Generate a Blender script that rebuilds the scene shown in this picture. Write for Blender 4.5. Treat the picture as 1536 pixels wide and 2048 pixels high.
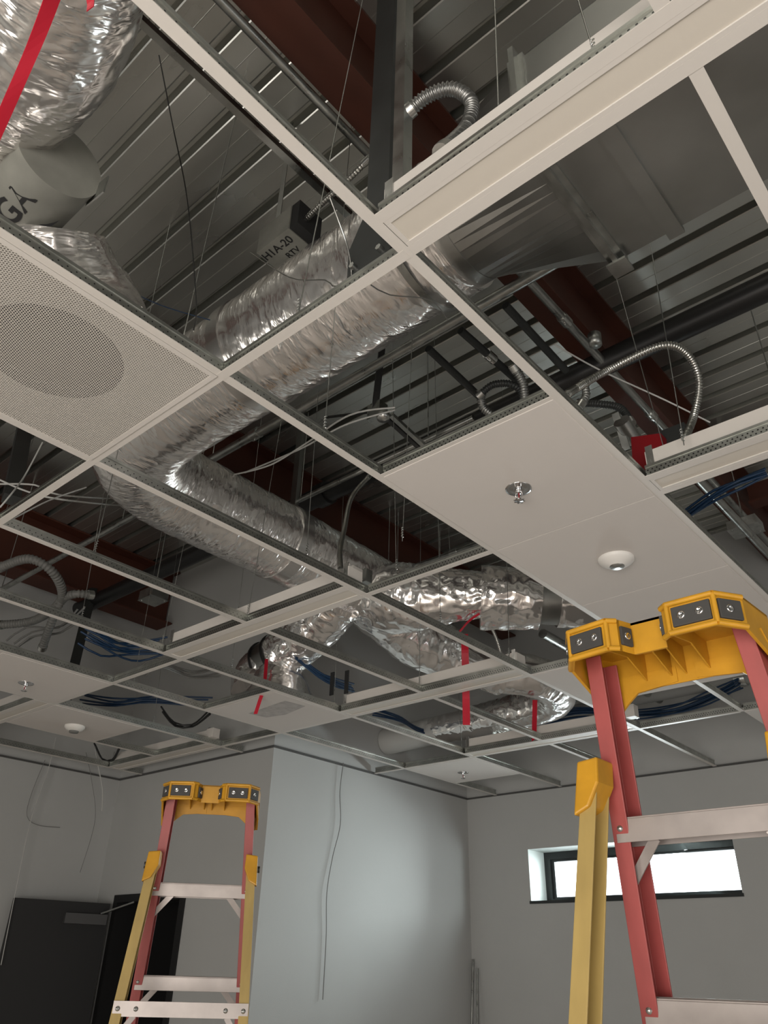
import bpy, math, random
from mathutils import Vector, Matrix, noise, Quaternion
random.seed(7)
R = math.radians
for o in list(bpy.data.objects): bpy.data.objects.remove(o)
S = bpy.context.scene
COL = S.collection
FT = 0.3048
G = 2.85          # height of the ceiling grid
DK = 4.6          # underside of the metal roof deck

# ------------------------------------------------------------------ camera
cam = bpy.data.cameras.new('camera'); co = bpy.data.objects.new('camera', cam); COL.objects.link(co)
cam.sensor_fit = 'VERTICAL'; cam.sensor_height = 36.0; cam.lens = 1559.17 / 2048 * 36.0
cam.clip_start = 0.05; cam.clip_end = 100
rx = Vector((0.75400929, 0.65644285, 0.02351116)); up = Vector((0.31911714, -0.39736285, 0.86038771)); fw = Vector((-0.57413783, 0.64123751, 0.50909744))
m = Matrix((rx, up, -fw)).transposed().to_4x4(); m.translation = Vector((1.94752797, -0.86313996, 1.55158526))
co.matrix_world = m
S.camera = co

# ------------------------------------------------------------------ world, lights, exposure
S.view_settings.view_transform = 'Standard'; S.view_settings.look = 'None'
S.view_settings.gamma = 1; S.view_settings.use_curve_mapping = False
S.view_settings.exposure = 0.82
w = bpy.data.worlds.new('sky'); S.world = w; w.use_nodes = True
w.node_tree.nodes['Background'].inputs[0].default_value = (0.86, 0.95, 1.0, 1)
w.node_tree.nodes['Background'].inputs[1].default_value = 3.2

def area(name, loc, look, sx, sy, power, col):
    l = bpy.data.lights.new(name, 'AREA'); l.shape = 'RECTANGLE'; l.size = sx; l.size_y = sy; l.energy = power; l.color = col
    o = bpy.data.objects.new(name, l); COL.objects.link(o); o.location = loc
    o.rotation_euler = (Vector(look) - Vector(loc)).to_track_quat('-Z', 'Y').to_euler()
    return o
area('daylight_through_front_glazing', (2.3, -2.9, 1.15), (1.3, 1.0, 1.3), 2.8, 1.8, 80, (1.0, 0.945, 0.88))
area('foil_highlight_fill', (-1.7, -3.1, 1.0), (-.4, .6, 3.0), 1.5, 1.1, 15, (1.0, 0.94, 0.88))  # added fill lamp with no window behind it, brightens the foil reflections
area('daylight_through_side_glazing', (4.05, 1.4, 1.1), (0.6, 2.6, 1.5), 2.4, 1.4, 12, (0.97, 0.97, 1.0))
area('daylight_through_high_window', (-0.78, 5.35, 2.32), (-1.9, 3.4, 1.45), 1.5, 0.42, 52, (0.86, 0.97, 0.98))

# ------------------------------------------------------------------ node materials
def mat(name, col, rough=0.6, metal=0.0, var=0.0, vscale=8.0, bump=0.0, bscale=60.0, coat=0.0, stretch=None, rvar=0.0):
    m = bpy.data.materials.new(name); m.use_nodes = True; nt = m.node_tree; b = nt.nodes['Principled BSDF']
    b.inputs['Base Color'].default_value = (*col, 1); b.inputs['Roughness'].default_value = rough; b.inputs['Metallic'].default_value = metal
    if coat: b.inputs['Coat Weight'].default_value = coat
    tc = nt.nodes.new('ShaderNodeTexCoord'); src = tc.outputs['Object']
    if stretch:
        mp = nt.nodes.new('ShaderNodeMapping'); mp.inputs['Scale'].default_value = stretch; nt.links.new(src, mp.inputs[0]); src = mp.outputs[0]
    if var or rvar:
        n = nt.nodes.new('ShaderNodeTexNoise'); n.inputs['Scale'].default_value = vscale; n.inputs['Detail'].default_value = 5
        nt.links.new(src, n.inputs['Vector'])
        if var:
            mr = nt.nodes.new('ShaderNodeMapRange'); mr.inputs['From Min'].default_value = .3; mr.inputs['From Max'].default_value = .7
            mr.inputs['To Min'].default_value = 1 - var; mr.inputs['To Max'].default_value = 1 + var * .6
            nt.links.new(n.outputs[0], mr.inputs[0])
            mx = nt.nodes.new('ShaderNodeVectorMath'); mx.operation = 'SCALE'; mx.inputs[0].default_value = col
            nt.links.new(mr.outputs[0], mx.inputs['Scale']); nt.links.new(mx.outputs[0], b.inputs['Base Color'])
        if rvar:
            m2 = nt.nodes.new('ShaderNodeMapRange'); m2.inputs['From Min'].default_value = .3; m2.inputs['From Max'].default_value = .7
            m2.inputs['To Min'].default_value = max(.05, rough - rvar); m2.inputs['To Max'].default_value = min(1, rough + rvar)
            nt.links.new(n.outputs[0], m2.inputs[0]); nt.links.new(m2.outputs[0], b.inputs['Roughness'])
    if bump:
        n2 = nt.nodes.new('ShaderNodeTexNoise'); n2.inputs['Scale'].default_value = bscale; n2.inputs['Detail'].default_value = 3
        bp = nt.nodes.new('ShaderNodeBump'); bp.inputs['Strength'].default_value = bump; bp.inputs['Distance'].default_value = .004
        nt.links.new(src, n2.inputs['Vector']); nt.links.new(n2.outputs[0], bp.inputs['Height']); nt.links.new(bp.outputs[0], b.inputs['Normal'])
    return m

M = {}
M['wall'] = mat('painted_drywall', (0.43, 0.435, 0.425), .75, var=.03, vscale=2, bump=.12, bscale=180)
M['wall_dark'] = mat('bare_drywall', (0.30, 0.305, 0.295), .8, var=.10, vscale=3)
M['floor'] = mat('concrete_floor', (0.70, 0.63, 0.57), .7, var=.1, vscale=1.5)
M['tile'] = mat('ceiling_tile', (0.57, 0.535, 0.50), .85, var=.02, vscale=3)
M['white'] = mat('white_enamel', (0.58, 0.55, 0.51), .45)
M['pan'] = mat('diffuser_back_pan', (0.42, 0.40, 0.37), .6)
M['lens'] = mat('fixture_lens', (0.56, 0.52, 0.455), .35)
M['galv'] = mat('galvanised_steel', (0.42, 0.43, 0.41), .34, 1, var=.22, vscale=14, rvar=.10)
M['galv_l'] = mat('bright_zinc', (0.60, 0.61, 0.59), .28, 1, var=.2, vscale=25)
M['deck'] = mat('galvanised_deck', (0.60, 0.605, 0.565), .31, .92, var=.25, vscale=1.6, rvar=.09, stretch=(.35, 1, 1))
M['sheet'] = mat('sheet_metal', (0.36, 0.365, 0.35), .36, 1, var=.16, vscale=4, rvar=.08)
M['red_iron'] = mat('red_oxide_primer', (0.066, 0.016, 0.007), .6, var=.2, vscale=3)
M['black'] = mat('black_steel', (0.012, 0.012, 0.012), .38)
M['dark'] = mat('dark_steel', (0.035, 0.038, 0.037), .45, .3, var=.2, vscale=10)
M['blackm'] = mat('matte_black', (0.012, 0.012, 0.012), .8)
M['paper'] = mat('grey_wrap', (0.20, 0.20, 0.175), .7, var=.2, vscale=9)
M['ink'] = mat('marker_ink', (0.01, 0.01, 0.01), .8)
M['ribbon'] = mat('red_ribbon', (0.50, 0.008, 0.028), .42, var=.05, vscale=4)
M['redbox'] = mat('red_enamel', (0.20, 0.004, 0.008), .35)
M['yellow'] = mat('yellow_plastic', (0.56, 0.28, 0.018), .42, var=.16, vscale=14, bump=.1)
M['tan'] = mat('yellow_fibreglass', (0.40, 0.285, 0.095), .55, var=.16, vscale=20, stretch=(1, 1, .2))
M['redfg'] = mat('red_fibreglass', (0.33, 0.06, 0.055), .5, var=.2, vscale=18, stretch=(1, 1, .3))
M['alu'] = mat('ladder_aluminium', (0.40, 0.36, 0.34), .48, .5, var=.14, vscale=12)
M['rubber'] = mat('grey_rubber', (0.05, 0.048, 0.045), .7, bump=.3, bscale=30)
M['blue'] = mat('blue_data_cable', (0.005, 0.032, 0.085), .45)
M['cable'] = mat('grey_cable', (0.16, 0.16, 0.15), .5)
M['wcable'] = mat('pale_cable', (0.45, 0.45, 0.43), .5)
M['flexm'] = mat('steel_flex', (0.46, 0.46, 0.43), .3, 1)
M['flexd'] = mat('dull_steel_flex', (0.25, 0.25, 0.24), .4, .9)
M['frame'] = mat('dark_window_frame', (0.018, 0.021, 0.021), .35)
M['door'] = mat('black_door', (0.006, 0.006, 0.006), .6)
M['closer'] = mat('closer_cover', (0.055, 0.055, 0.055), .5)
M['reveal'] = mat('window_reveal_plaster', (0.52, 0.56, 0.54), .8)
M['chrome'] = mat('chrome', (0.75, 0.75, 0.75), .12, 1)
M['plastic'] = mat('white_plastic', (0.72, 0.70, 0.66), .4)
M['dkgap'] = mat('wall_angle_shadow_gap', (0.07, 0.07, 0.068), .5)  # dark tone paints the shadow gap along the wall angles

def foil_mat(name, col, rough, scale, strength, aniso=(1, 1, 1)):
    """thin metallic jacket; creases run round the duct (uv = metres along, metres around)"""
    m = bpy.data.materials.new(name); m.use_nodes = True; nt = m.node_tree; b = nt.nodes['Principled BSDF']
    b.inputs['Base Color'].default_value = (*col, 1); b.inputs['Metallic'].default_value = .90; b.inputs['Roughness'].default_value = rough
    tc = nt.nodes.new('ShaderNodeTexCoord'); mp = nt.nodes.new('ShaderNodeMapping'); mp.inputs['Scale'].default_value = aniso
    nt.links.new(tc.outputs['UV'], mp.inputs[0])
    n = nt.nodes.new('ShaderNodeTexNoise'); n.inputs['Scale'].default_value = scale * .25; n.inputs['Detail'].default_value = 3
    nt.links.new(mp.outputs[0], n.inputs['Vector'])
    ad = nt.nodes.new('ShaderNodeVectorMath'); ad.operation = 'MULTIPLY_ADD'; ad.inputs[1].default_value = (.16, .16, .16)
    nt.links.new(n.outputs['Color'], ad.inputs[0]); nt.links.new(mp.outputs[0], ad.inputs[2])
    patch = nt.nodes.new('ShaderNodeTexNoise'); patch.inputs['Scale'].default_value = 5; nt.links.new(tc.outputs['UV'], patch.inputs['Vector'])
    pr = nt.nodes.new('ShaderNodeMapRange'); pr.inputs['From Min'].default_value = .40; pr.inputs['From Max'].default_value = .62
    pr.inputs['To Min'].default_value = .15; pr.inputs['To Max'].default_value = 1; nt.links.new(patch.outputs[0], pr.inputs[0])
    prev = None
    for s, st, d in ((scale, strength, .010), (scale * 2.3, strength * .7, .005)):
        v = nt.nodes.new('ShaderNodeTexNoise'); v.inputs['Scale'].default_value = s; v.inputs['Detail'].default_value = 2; v.inputs['Roughness'].default_value = .6
        try: v.noise_type = 'RIDGED_MULTIFRACTAL'
        except Exception: pass
        nt.links.new(ad.outputs[0], v.inputs['Vector'])
        mu = nt.nodes.new('ShaderNodeMath'); mu.operation = 'MULTIPLY'; mu.inputs[1].default_value = st; nt.links.new(pr.outputs[0], mu.inputs[0])
        bp = nt.nodes.new('ShaderNodeBump'); bp.inputs['Distance'].default_value = d
        nt.links.new(mu.outputs[0], bp.inputs['Strength']); nt.links.new(v.outputs[0], bp.inputs['Height'])
        if prev: nt.links.new(prev.outputs[0], bp.inputs['Normal'])
        prev = bp
    nt.links.new(prev.outputs[0], b.inputs['Normal'])
    return m
M['foil'] = foil_mat('foil_jacket', (0.90, 0.875, 0.85), .19, 21, 1.0, (2.0, .6, 1))
M['foil2'] = foil_mat('crumpled_foil_jacket', (0.90, 0.88, 0.86), .16, 12, .9, (1.6, .7, 1))
M['tape'] = foil_mat('foil_tape', (0.66, 0.65, 0.63), .24, 8, .2)

def holes_mat(name, base, metal, rough, pitch, rad, uaxis, hole=(0.008, 0.008, 0.008), z0=0, rows=2, rpitch=.010):
    """punched steel: rows of small dark holes along one axis (pattern of the runner's web)"""
    m = mat(name, base, rough, metal, var=.2, vscale=14); nt = m.node_tree; b = nt.nodes['Principled BSDF']
    old = b.inputs['Base Color'].links[0].from_socket
    tc = nt.nodes.new('ShaderNodeTexCoord'); sp = nt.nodes.new('ShaderNodeSeparateXYZ'); nt.links.new(tc.outputs['Object'], sp.inputs[0])
    def mth(op, a, bb=None, c=None):
        n = nt.nodes.new('ShaderNodeMath'); n.operation = op
        for i, v in enumerate((a, bb, c)):
            if v is None: continue
            if isinstance(v, (int, float)): n.inputs[i].default_value = v
            else: nt.links.new(v, n.inputs[i])
        return n.outputs[0]
    zz = mth('SUBTRACT', sp.outputs['Z'], z0)
    row = mth('FLOOR', mth('DIVIDE', zz, rpitch))
    ush = mth('MULTIPLY', mth('MODULO', row, 2), pitch / 2)
    u = mth('SUBTRACT', mth('PINGPONG', mth('ADD', sp.outputs[uaxis], ush), pitch / 2), 0)
    v = mth('SUBTRACT', mth('MODULO', mth('ADD', zz, 1.0 * rpitch * 100), rpitch), rpitch / 2)
    d = mth('SQRT', mth('ADD', mth('MULTIPLY', u, u), mth('MULTIPLY', v, v)))
    inr = mth('MULTIPLY', mth('GREATER_THAN', zz, 0), mth('LESS_THAN', zz, rows * rpitch))
    h = mth('MULTIPLY', mth('LESS_THAN', d, rad), inr)
    mx = nt.nodes.new('ShaderNodeMix'); mx.data_type = 'RGBA'
    nt.links.new(h, mx.inputs[0]); nt.links.new(old, mx.inputs[6]); mx.inputs[7].default_value = (*hole, 1)
    nt.links.new(mx.outputs[2], b.inputs['Base Color'])
    nt.links.new(mth('MULTIPLY', mth('SUBTRACT', 1, h), metal), b.inputs['Metallic'])
    return m
M['webx'] = holes_mat('punched_web_along_x', (0.50, 0.51, 0.48), 1, .34, .014, .0026, 'X', z0=.009)
M['weby'] = holes_mat('punched_web_along_y', (0.52, 0.53, 0.50), 1, .36, .022, .0020, 'Y', z0=.009)
M['perf'] = holes_mat('perforated_face', (0.66, 0.625, 0.57), 0, .5, .0065, .0021, 'X')
def perf_fix():
    m = M['perf']; nt = m.node_tree; b = nt.nodes['Principled BSDF']
    for n in list(nt.nodes):
        if n.type not in ('BSDF_PRINCIPLED', 'OUTPUT_MATERIAL'): nt.nodes.remove(n)
    b.inputs['Base Color'].default_value = (0.58, 0.55, 0.50, 1)
    tc = nt.nodes.new('ShaderNodeTexCoord'); sp = nt.nodes.new('ShaderNodeSeparateXYZ'); nt.links.new(tc.outputs['Object'], sp.inputs[0])
    def mth(op, *a):
        n = nt.nodes.new('ShaderNodeMath'); n.operation = op
        for i, v in enumerate(a):
            if isinstance(v, (int, float)): n.inputs[i].default_value = v
            else: nt.links.new(v, n.inputs[i])
        return n.outputs[0]
    P = .0072
    row = mth('FLOOR', mth('DIVIDE', sp.outputs['Y'], P * .8))
    x = mth('PINGPONG', mth('ADD', mth('ADD', sp.outputs['X'], 1.0), mth('MULTIPLY', mth('PINGPONG', row, 1.0), P / 2)), P / 2)
    y = mth('SUBTRACT', mth('SUBTRACT', sp.outputs['Y'], mth('MULTIPLY', row, P * .8)), P * .4)
    d = mth('SQRT', mth('ADD', mth('MULTIPLY', x, x), mth('MULTIPLY', y, y)))
    inside = mth('LESS_THAN', mth('MAXIMUM', mth('ABSOLUTE', sp.outputs['X']), mth('ABSOLUTE', sp.outputs['Y'])), .282)
    h = mth('MULTIPLY', mth('LESS_THAN', d, .0026), inside)
    tr = nt.nodes.new('ShaderNodeBsdfTransparent'); ms = nt.nodes.new('ShaderNodeMixShader')
    nt.links.new(h, ms.inputs[0]); nt.links.new(b.outputs[0], ms.inputs[1]); nt.links.new(tr.outputs[0], ms.inputs[2])
    nt.links.new(ms.outputs[0], nt.nodes['Material Output'].inputs[0])
perf_fix()

def glass_mat():
    m = bpy.data.materials.new('window_glass'); m.use_nodes = True; nt = m.node_tree
    nt.nodes.remove(nt.nodes['Principled BSDF'])
    t = nt.nodes.new('ShaderNodeBsdfTransparent'); g = nt.nodes.new('ShaderNodeBsdfGlossy'); g.inputs['Roughness'].default_value = .03
    fr = nt.nodes.new('ShaderNodeFresnel'); fr.inputs[0].default_value = 1.3
    x = nt.nodes.new('ShaderNodeMixShader'); nt.links.new(fr.outputs[0], x.inputs[0]); nt.links.new(t.outputs[0], x.inputs[1]); nt.links.new(g.outputs[0], x.inputs[2])
    nt.links.new(x.outputs[0], nt.nodes['Material Output'].inputs[0]); return m
M['glass'] = glass_mat()

# ------------------------------------------------------------------ mesh builder
class MB:
    def __init__(s): s.v = []; s.f = []; s.sm = []; s.uv = {}
    def add(s, vs, fs, smooth=False):
        n = len(s.v); s.v += [tuple(q) for q in vs]; s.f += [tuple(i + n for i in f) for f in fs]; s.sm += [smooth] * len(fs); return s
    def box(s, x0, x1, y0, y1, z0, z1, mtx=None):
        vs = [Vector((x, y, z)) for z in (z0, z1) for y in (y0, y1) for x in (x0, x1)]
        if mtx: vs = [mtx @ q for q in vs]
        return s.add(vs, [(0, 2, 3, 1), (4, 5, 7, 6), (0, 1, 5, 4), (1, 3, 7, 5), (3, 2, 6, 7), (2, 0, 4, 6)])
    def prism(s, poly, a, b, plane='xy', mtx=None):
        """outline polygon extruded from a to b along the remaining axis"""
        def mk(p, q):
            return Vector((p[0], p[1], q)) if plane == 'xy' else Vector((p[0], q, p[1])) if plane == 'xz' else Vector((q, p[0], p[1]))
        n = len(poly); vs = [mk(p, a) for p in poly] + [mk(p, b) for p in poly]
        if mtx: vs = [mtx @ q for q in vs]
        return s.add(vs, [tuple(range(n))[::-1], tuple(range(n, 2 * n))] + [(i, (i + 1) % n, n + (i + 1) % n, n + i) for i in range(n)])
    def beam(s, p, q, wd, ht, upv=(0, 0, 1)):
        """rectangular bar from p to q"""
        p = Vector(p); q = Vector(q); d = (q - p).normalized(); sd = d.cross(Vector(upv))
        if sd.length < 1e-4: sd = Vector((1, 0, 0))
        sd.normalize(); u2 = sd.cross(d)
        vs = [e + sd * (a * wd / 2) + u2 * (b * ht / 2) for e in (p, q) for a, b in ((-1, -1), (1, -1), (1, 1), (-1, 1))]
        return s.add(vs, [(3, 2, 1, 0), (4, 5, 6, 7), (0, 1, 5, 4), (1, 2, 6, 5), (2, 3, 7, 6), (3, 0, 4, 7)])
    def shape(s, p, q, prof, upv=(0, 0, 1), closed=True):
        """constant cross-section prof [(side, up)] swept from p to q"""
        p = Vector(p); q = Vector(q); d = (q - p).normalized(); sd = d.cross(Vector(upv)).normalized(); u2 = sd.cross(d); n = len(prof)
        vs = [e + sd * a + u2 * b for e in (p, q) for a, b in prof]
        return s.add(vs, [tuple(range(n)), tuple(range(n, 2 * n))[::-1]] + [(i, n + i, n + (i + 1) % n, (i + 1) % n) for i in range(n)])
    def tube(s, pts, r, n=12, cap=True, smooth=True, rf=None):
        pts = [Vector(p) for p in pts]; rings = []; prev = None; L = 0
        for i, p in enumerate(pts):
            t = (pts[min(i + 1, len(pts) - 1)] - pts[max(i - 1, 0)]).normalized()
            if prev is None:
                a = t.cross(Vector((0, 0, 1)))
                if a.length < .05: a = t.cross(Vector((1, 0, 0)))
                a.normalize()
            else:
                a = (prev - t * prev.dot(t)).normalized()
            prev = a; b = t.cross(a)
            if i: L += (p - pts[i - 1]).length
            ring = []
            for k in range(n):
                th = 2 * math.pi * k / n; dr = a * math.cos(th) + b * math.sin(th)
                rr = r(i / (len(pts) - 1)) if callable(r) else r
                if rf: rr += rf(L, th, p + dr * rr)
                ring.append(p + dr * rr)
            rings.append(ring)
        vs = [q for g in rings for q in g]; base = len(s.v); l2 = 0
        for i in range(len(pts)):
            if i: l2 += (pts[i] - pts[i - 1]).length
            rad = r(i / (len(pts) - 1)) if callable(r) else r
            for k in range(n): s.uv[base + i * n + k] = (l2, abs(k / n - .5) * 2 * math.pi * rad)
        fs = [(i * n + k, i * n + (k + 1) % n, (i + 1) * n + (k + 1) % n, (i + 1) * n + k) for i in range(len(pts) - 1) for k in range(n)]
        s.add(vs, fs, smooth)
        if cap: s.add(rings[0], [tuple(range(n))[::-1]]); s.add(rings[-1], [tuple(range(n))])
        return s
    def lathe(s, prof, c=(0, 0, 0), n=24, mtx=None, smooth=True):
        vs = []
        for r, z in prof:
            for k in range(n):
                th = 2 * math.pi * k / n; q = Vector((r * math.cos(th), r * math.sin(th), z))
                vs.append((mtx @ q if mtx else q) + Vector(c))
        fs = [(i * n + k, i * n + (k + 1) % n, (i + 1) * n + (k + 1) % n, (i + 1) * n + k) for i in range(len(prof) - 1) for k in range(n)]
        return s.add(vs, fs, smooth)
    def build(s, name, material, parent=None, bevel=0, origin=None):
        me = bpy.data.meshes.new(name)
        og = Vector(origin) if origin is not None else Vector((0, 0, 0))
        me.from_pydata([tuple(Vector(q) - og) for q in s.v], [], s.f); me.update()
        me.polygons.foreach_set('use_smooth', s.sm)
        me.materials.append(M[material] if isinstance(material, str) else material)
        if s.uv:
            ul = me.uv_layers.new(name='UVMap'); data = [0.0] * (2 * len(me.loops))
            for li, lp in enumerate(me.loops): data[2 * li], data[2 * li + 1] = s.uv.get(lp.vertex_index, (0, 0))
            ul.data.foreach_set('uv', data)
        o = bpy.data.objects.new(name, me); COL.objects.link(o); o.location = og
        if parent:
            o.parent = parent
        if bevel:
            b = o.modifiers.new('bevel', 'BEVEL'); b.width = bevel; b.segments = 2; b.limit_method = 'ANGLE'
        return o

def tag(o, label=None, cat=None, group=None, kind=None):
    if label: o['label'] = label
    if cat: o['category'] = cat
    if group: o['group'] = group
    if kind: o['kind'] = kind
    return o
def thing(name, label, cat, group=None, loc=(0, 0, 0), rz=0):
    o = bpy.data.objects.new(name, None); COL.objects.link(o); o.location = loc; o.rotation_euler = (0, 0, rz); o.empty_display_size = .05
    return tag(o, label, cat, group)
def part(mb, name, material, parent, bevel=0):
    """mesh given in world coordinates, kept in place under its parent"""
    o = mb.build(name, material, parent, bevel)
    o.matrix_parent_inverse = Matrix.Translation(parent.location).inverted() if parent.parent is None else Matrix.Identity(4)
    return o
def sub(mb, name, material, parent, bevel=0):
    return mb.build(name, material, parent, bevel)

def smooth_path(pts, step=.02):
    pts = [Vector(p) for p in pts]; out = []
    for i in range(len(pts) - 1):
        p0 = pts[max(i - 1, 0)]; p1 = pts[i]; p2 = pts[i + 1]; p3 = pts[min(i + 2, len(pts) - 1)]
        n = max(2, int((p2 - p1).length / step))
        for k in range(n):
            t = k / n
            out.append(.5 * ((2 * p1) + (p2 - p0) * t + (2 * p0 - 5 * p1 + 4 * p2 - p3) * t * t + (3 * p1 - p0 - 3 * p2 + p3) * t ** 3))
    out.append(pts[-1]); return out

def text_mesh(body, size, mtx, name, material, parent, thick=0.0):
    cu = bpy.data.curves.new(name, 'FONT'); cu.body = body; cu.size = size; cu.extrude = thick; cu.offset = size * .018
    cu.align_x = 'CENTER'; cu.align_y = 'CENTER'
    t = bpy.data.objects.new(name, cu); COL.objects.link(t)
    dg = bpy.context.evaluated_depsgraph_get(); me = bpy.data.meshes.new_from_object(t.evaluated_get(dg))
    bpy.data.objects.remove(t)
    for v in me.vertices: v.co = (mtx(v.co) if callable(mtx) else mtx @ v.co)
    me.materials.clear(); me.materials.append(M[material])
    o = bpy.data.objects.new(name, me); COL.objects.link(o); o.parent = parent
    o.matrix_parent_inverse = Matrix.Translation(parent.location).inverted()
    return o

# ------------------------------------------------------------------ the setting
def struct(mb, name, material, parent=None):
    o = mb.build(name, material, parent)
    if parent is None: o['kind'] = 'structure'
    return o
XL, XB, YB, YW, XR, YF = -4.0, -2.14, 2.655, 4.87, 4.2, -3.25
struct(MB().box(XL - .2, XR + .2, YF - .2, YW + .3, -.1, 0), 'floor', 'floor')
# back wall with the high window
wx0, wx1, wz0, wz1 = -1.572, 0.018, 2.04, 2.42
b = MB()
b.box(XB - .15, wx0, YW, YW + .34, 0, 4.9); b.box(wx1, XR + .2, YW, YW + .34, 0, 4.9)
b.box(wx0, wx1, YW, YW + .34, 0, wz0); b.box(wx0, wx1, YW, YW + .34, wz1, 4.9)
struct(b, 'wall_back', 'wall')
struct(MB().box(XB - .15, XB, YB, YW, 0, 4.9), 'wall_alcove', 'wall')
dx0, dx1, dz = -3.75, -2.893, 2.0
b = MB(); b.box(XL, dx0, YB, YB + .15, 0, 4.9); b.box(dx1, XB - .15, YB, YB + .15, 0, 4.9); b.box(dx0, dx1, YB, YB + .15, dz, 4.9)
struct(b, 'wall_door', 'wall')
struct(MB().box(XL - .15, XL, YF, YB + .15, 0, 4.9), 'wall_left', 'wall')
struct(MB().box(XR, XR + .15, YF, YW, 0, 4.9), 'wall_right', 'wall')
struct(MB().box(XL, XR, YF - .15, YF, 0, 4.9), 'wall_front', 'wall')
# dark corridor behind the door
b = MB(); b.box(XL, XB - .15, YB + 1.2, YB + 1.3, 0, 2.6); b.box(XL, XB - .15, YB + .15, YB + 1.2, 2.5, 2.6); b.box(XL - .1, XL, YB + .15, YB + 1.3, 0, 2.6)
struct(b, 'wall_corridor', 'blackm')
# roof deck: ribbed sheet, flutes along x
b = MB(); prof = []; y = YF - .05; P = .2032
while y < YW + .1:
    for dy, zz in ((0, 0), (.075, 0), (.077, .0025), (.079, 0), (.150, 0), (.156, .003), (.163, .060), (.190, .060), (.198, .003)): prof.append((y + dy, DK + zz))
    y += P
n = len(prof)
vs = [(x, a, c) for x in (XL - .1, XR + .1) for a, c in prof]
b.add(vs, [(i, n + i, n + i + 1, i + 1) for i in range(n - 1)])
b.box(XL - .1, XR + .1, YF - .1, YW + .2, DK + .12, DK + .16)
struct(b, 'ceiling', 'deck')
# wall angles where the grid will meet the walls
def trim(i, *a): struct(MB().box(*a), 'trim_%d' % i, 'dkgap')
trim(1, XB, XR, YW - .022, YW, G - .004, G + .006)
trim(2, XB, XB + .022, YB, YW - .022, G - .004, G + .006)
trim(3, XL, XB + .022, YB - .022, YB, G - .004, G + .006)
trim(4, XL, XL + .022, YF, YB - .022, G - .004, G + .006)
# bead on the outside corner of the alcove wall
# window_1
win = bpy.data.objects.new('window_1', None); COL.objects.link(win); win['kind'] = 'structure'
b = MB(); fy0, fy1 = YW + .235, YW + .31
ft = .055
for x0, x1, z0, z1 in ((wx0, wx0 + ft, wz0, wz1), (wx1 - ft, wx1, wz0, wz1), (wx0 + ft, wx1 - ft, wz1 - ft, wz1), (wx0 + ft, wx1 - ft, wz0, wz0 + .04)):
    b.box(x0, x1, fy0, fy1, z0, z1)
struct(b, 'window_frame', 'frame', win)
b = MB(); e = ft; t2 = .028
for x0, x1, z0, z1 in ((wx0 + e, wx0 + e + t2, wz0 + .04, wz1 - e), (wx1 - e - t2, wx1 - e, wz0 + .04, wz1 - e), (wx0 + e + t2, wx1 - e - t2, wz1 - e - t2 * .6, wz1 - e), (wx0 + e + t2, wx1 - e - t2, wz0 + .04, wz0 + .055)):
    b.box(x0, x1, fy0 + .02, fy1 - .01, z0, z1)
struct(b, 'window_sash', 'frame', win)
struct(MB().box(wx0 + e + t2, wx1 - e - t2, fy0 + .035, fy0 + .041, wz0 + .055, wz1 - e - t2 * .6), 'window_pane', 'glass', win)
struct(MB().box(wx0 - .005, wx1 + .005, YW - .012, fy0, wz0 - .008, wz0 + .012), 'window_sill', 'frame', win)
b = MB(); b.box(wx0, wx0 + .003, YW, fy0, wz0 + .012, wz1); b.box(wx1 - .003, wx1, YW, fy0, wz0 + .012, wz1); b.box(wx0, wx1, YW, fy0, wz1 - .003, wz1)
struct(b, 'window_reveal', 'reveal', win)
# door_1: black frame, open leaf, closer
dr = bpy.data.objects.new('door_1', None); COL.objects.link(dr); dr['kind'] = 'structure'
b = MB(); b.box(dx0, dx0 + .05, YB - .015, YB + .165, 0, dz); b.box(dx1 - .05, dx1, YB - .015, YB + .165, 0, dz); b.box(dx0 + .05, dx1 - .05, YB - .015, YB + .165, dz - .05, dz)
struct(b, 'door_frame', 'door', dr)
ang = R(-106); hx, hy = dx0 + .04, YB - .06
dm = Matrix.Translation((hx, hy, 0)) @ Matrix.Rotation(ang, 4, 'Z')
struct(MB().box(0, .66, -.045, 0, .01, dz - .06, dm), 'door_leaf', 'door', dr)
struct(MB().box(.02, .31, 0, .055, dz - .20, dz - .135, dm), 'door_closer', 'closer', dr)
b = MB(); a0 = dm @ Vector((.06, .03, dz - .13)); a1 = Vector((dx0 + .30, YB - .03, dz - .055)); b.beam(a0, a1, .018, .010)
struct(b, 'closer_arm', 'galv', dr)
# corner stone of darker plaster beside the header

# ------------------------------------------------------------------ ceiling grid
def runner(name, axis, c, a, bb, label, cat, group=None):
    """inverted tee: white cap below, punched galvanised web with a bulb above"""
    a, bb, c = a * FT, bb * FT, c * FT
    loc = (c, a, G) if axis == 'y' else (a, c, G)
    t = thing(name, label, cat, group, loc)
    w, L = .0125, bb - a
    f, wb = MB(), MB()
    if axis == 'y':
        f.box(-w, w, 0, L, -.0015, .0008)
        wb.box(-.0008, .0008, 0, L, .0008, .033); wb.box(-.0035, .0035, 0, L, .033, .042)
    else:
        f.box(0, L, -w, w, -.0022, .0)
        wb.box(0, L, -.0008, .0008, 0, .033); wb.box(0, L, -.0035, .0035, .033, .042)
    f.build('white_cap', 'white', t)
    o = wb.build('punched_web', 'weby' if axis == 'y' else 'webx', t)
    return t
LB = 'grid main runner'
def main(u, a, b, label): runner('main_runner', 'y', u, a, b, label, 'ceiling grid bar', 'long runners of the suspended ceiling grid')
def cross(v, a, b, label): runner('cross_tee', 'x', v, a, b, label, 'ceiling grid bar', 'cross tees of the suspended ceiling grid')
main(-12, -6, 8.62, 'galvanised long runner closest to the dark left wall')
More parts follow.
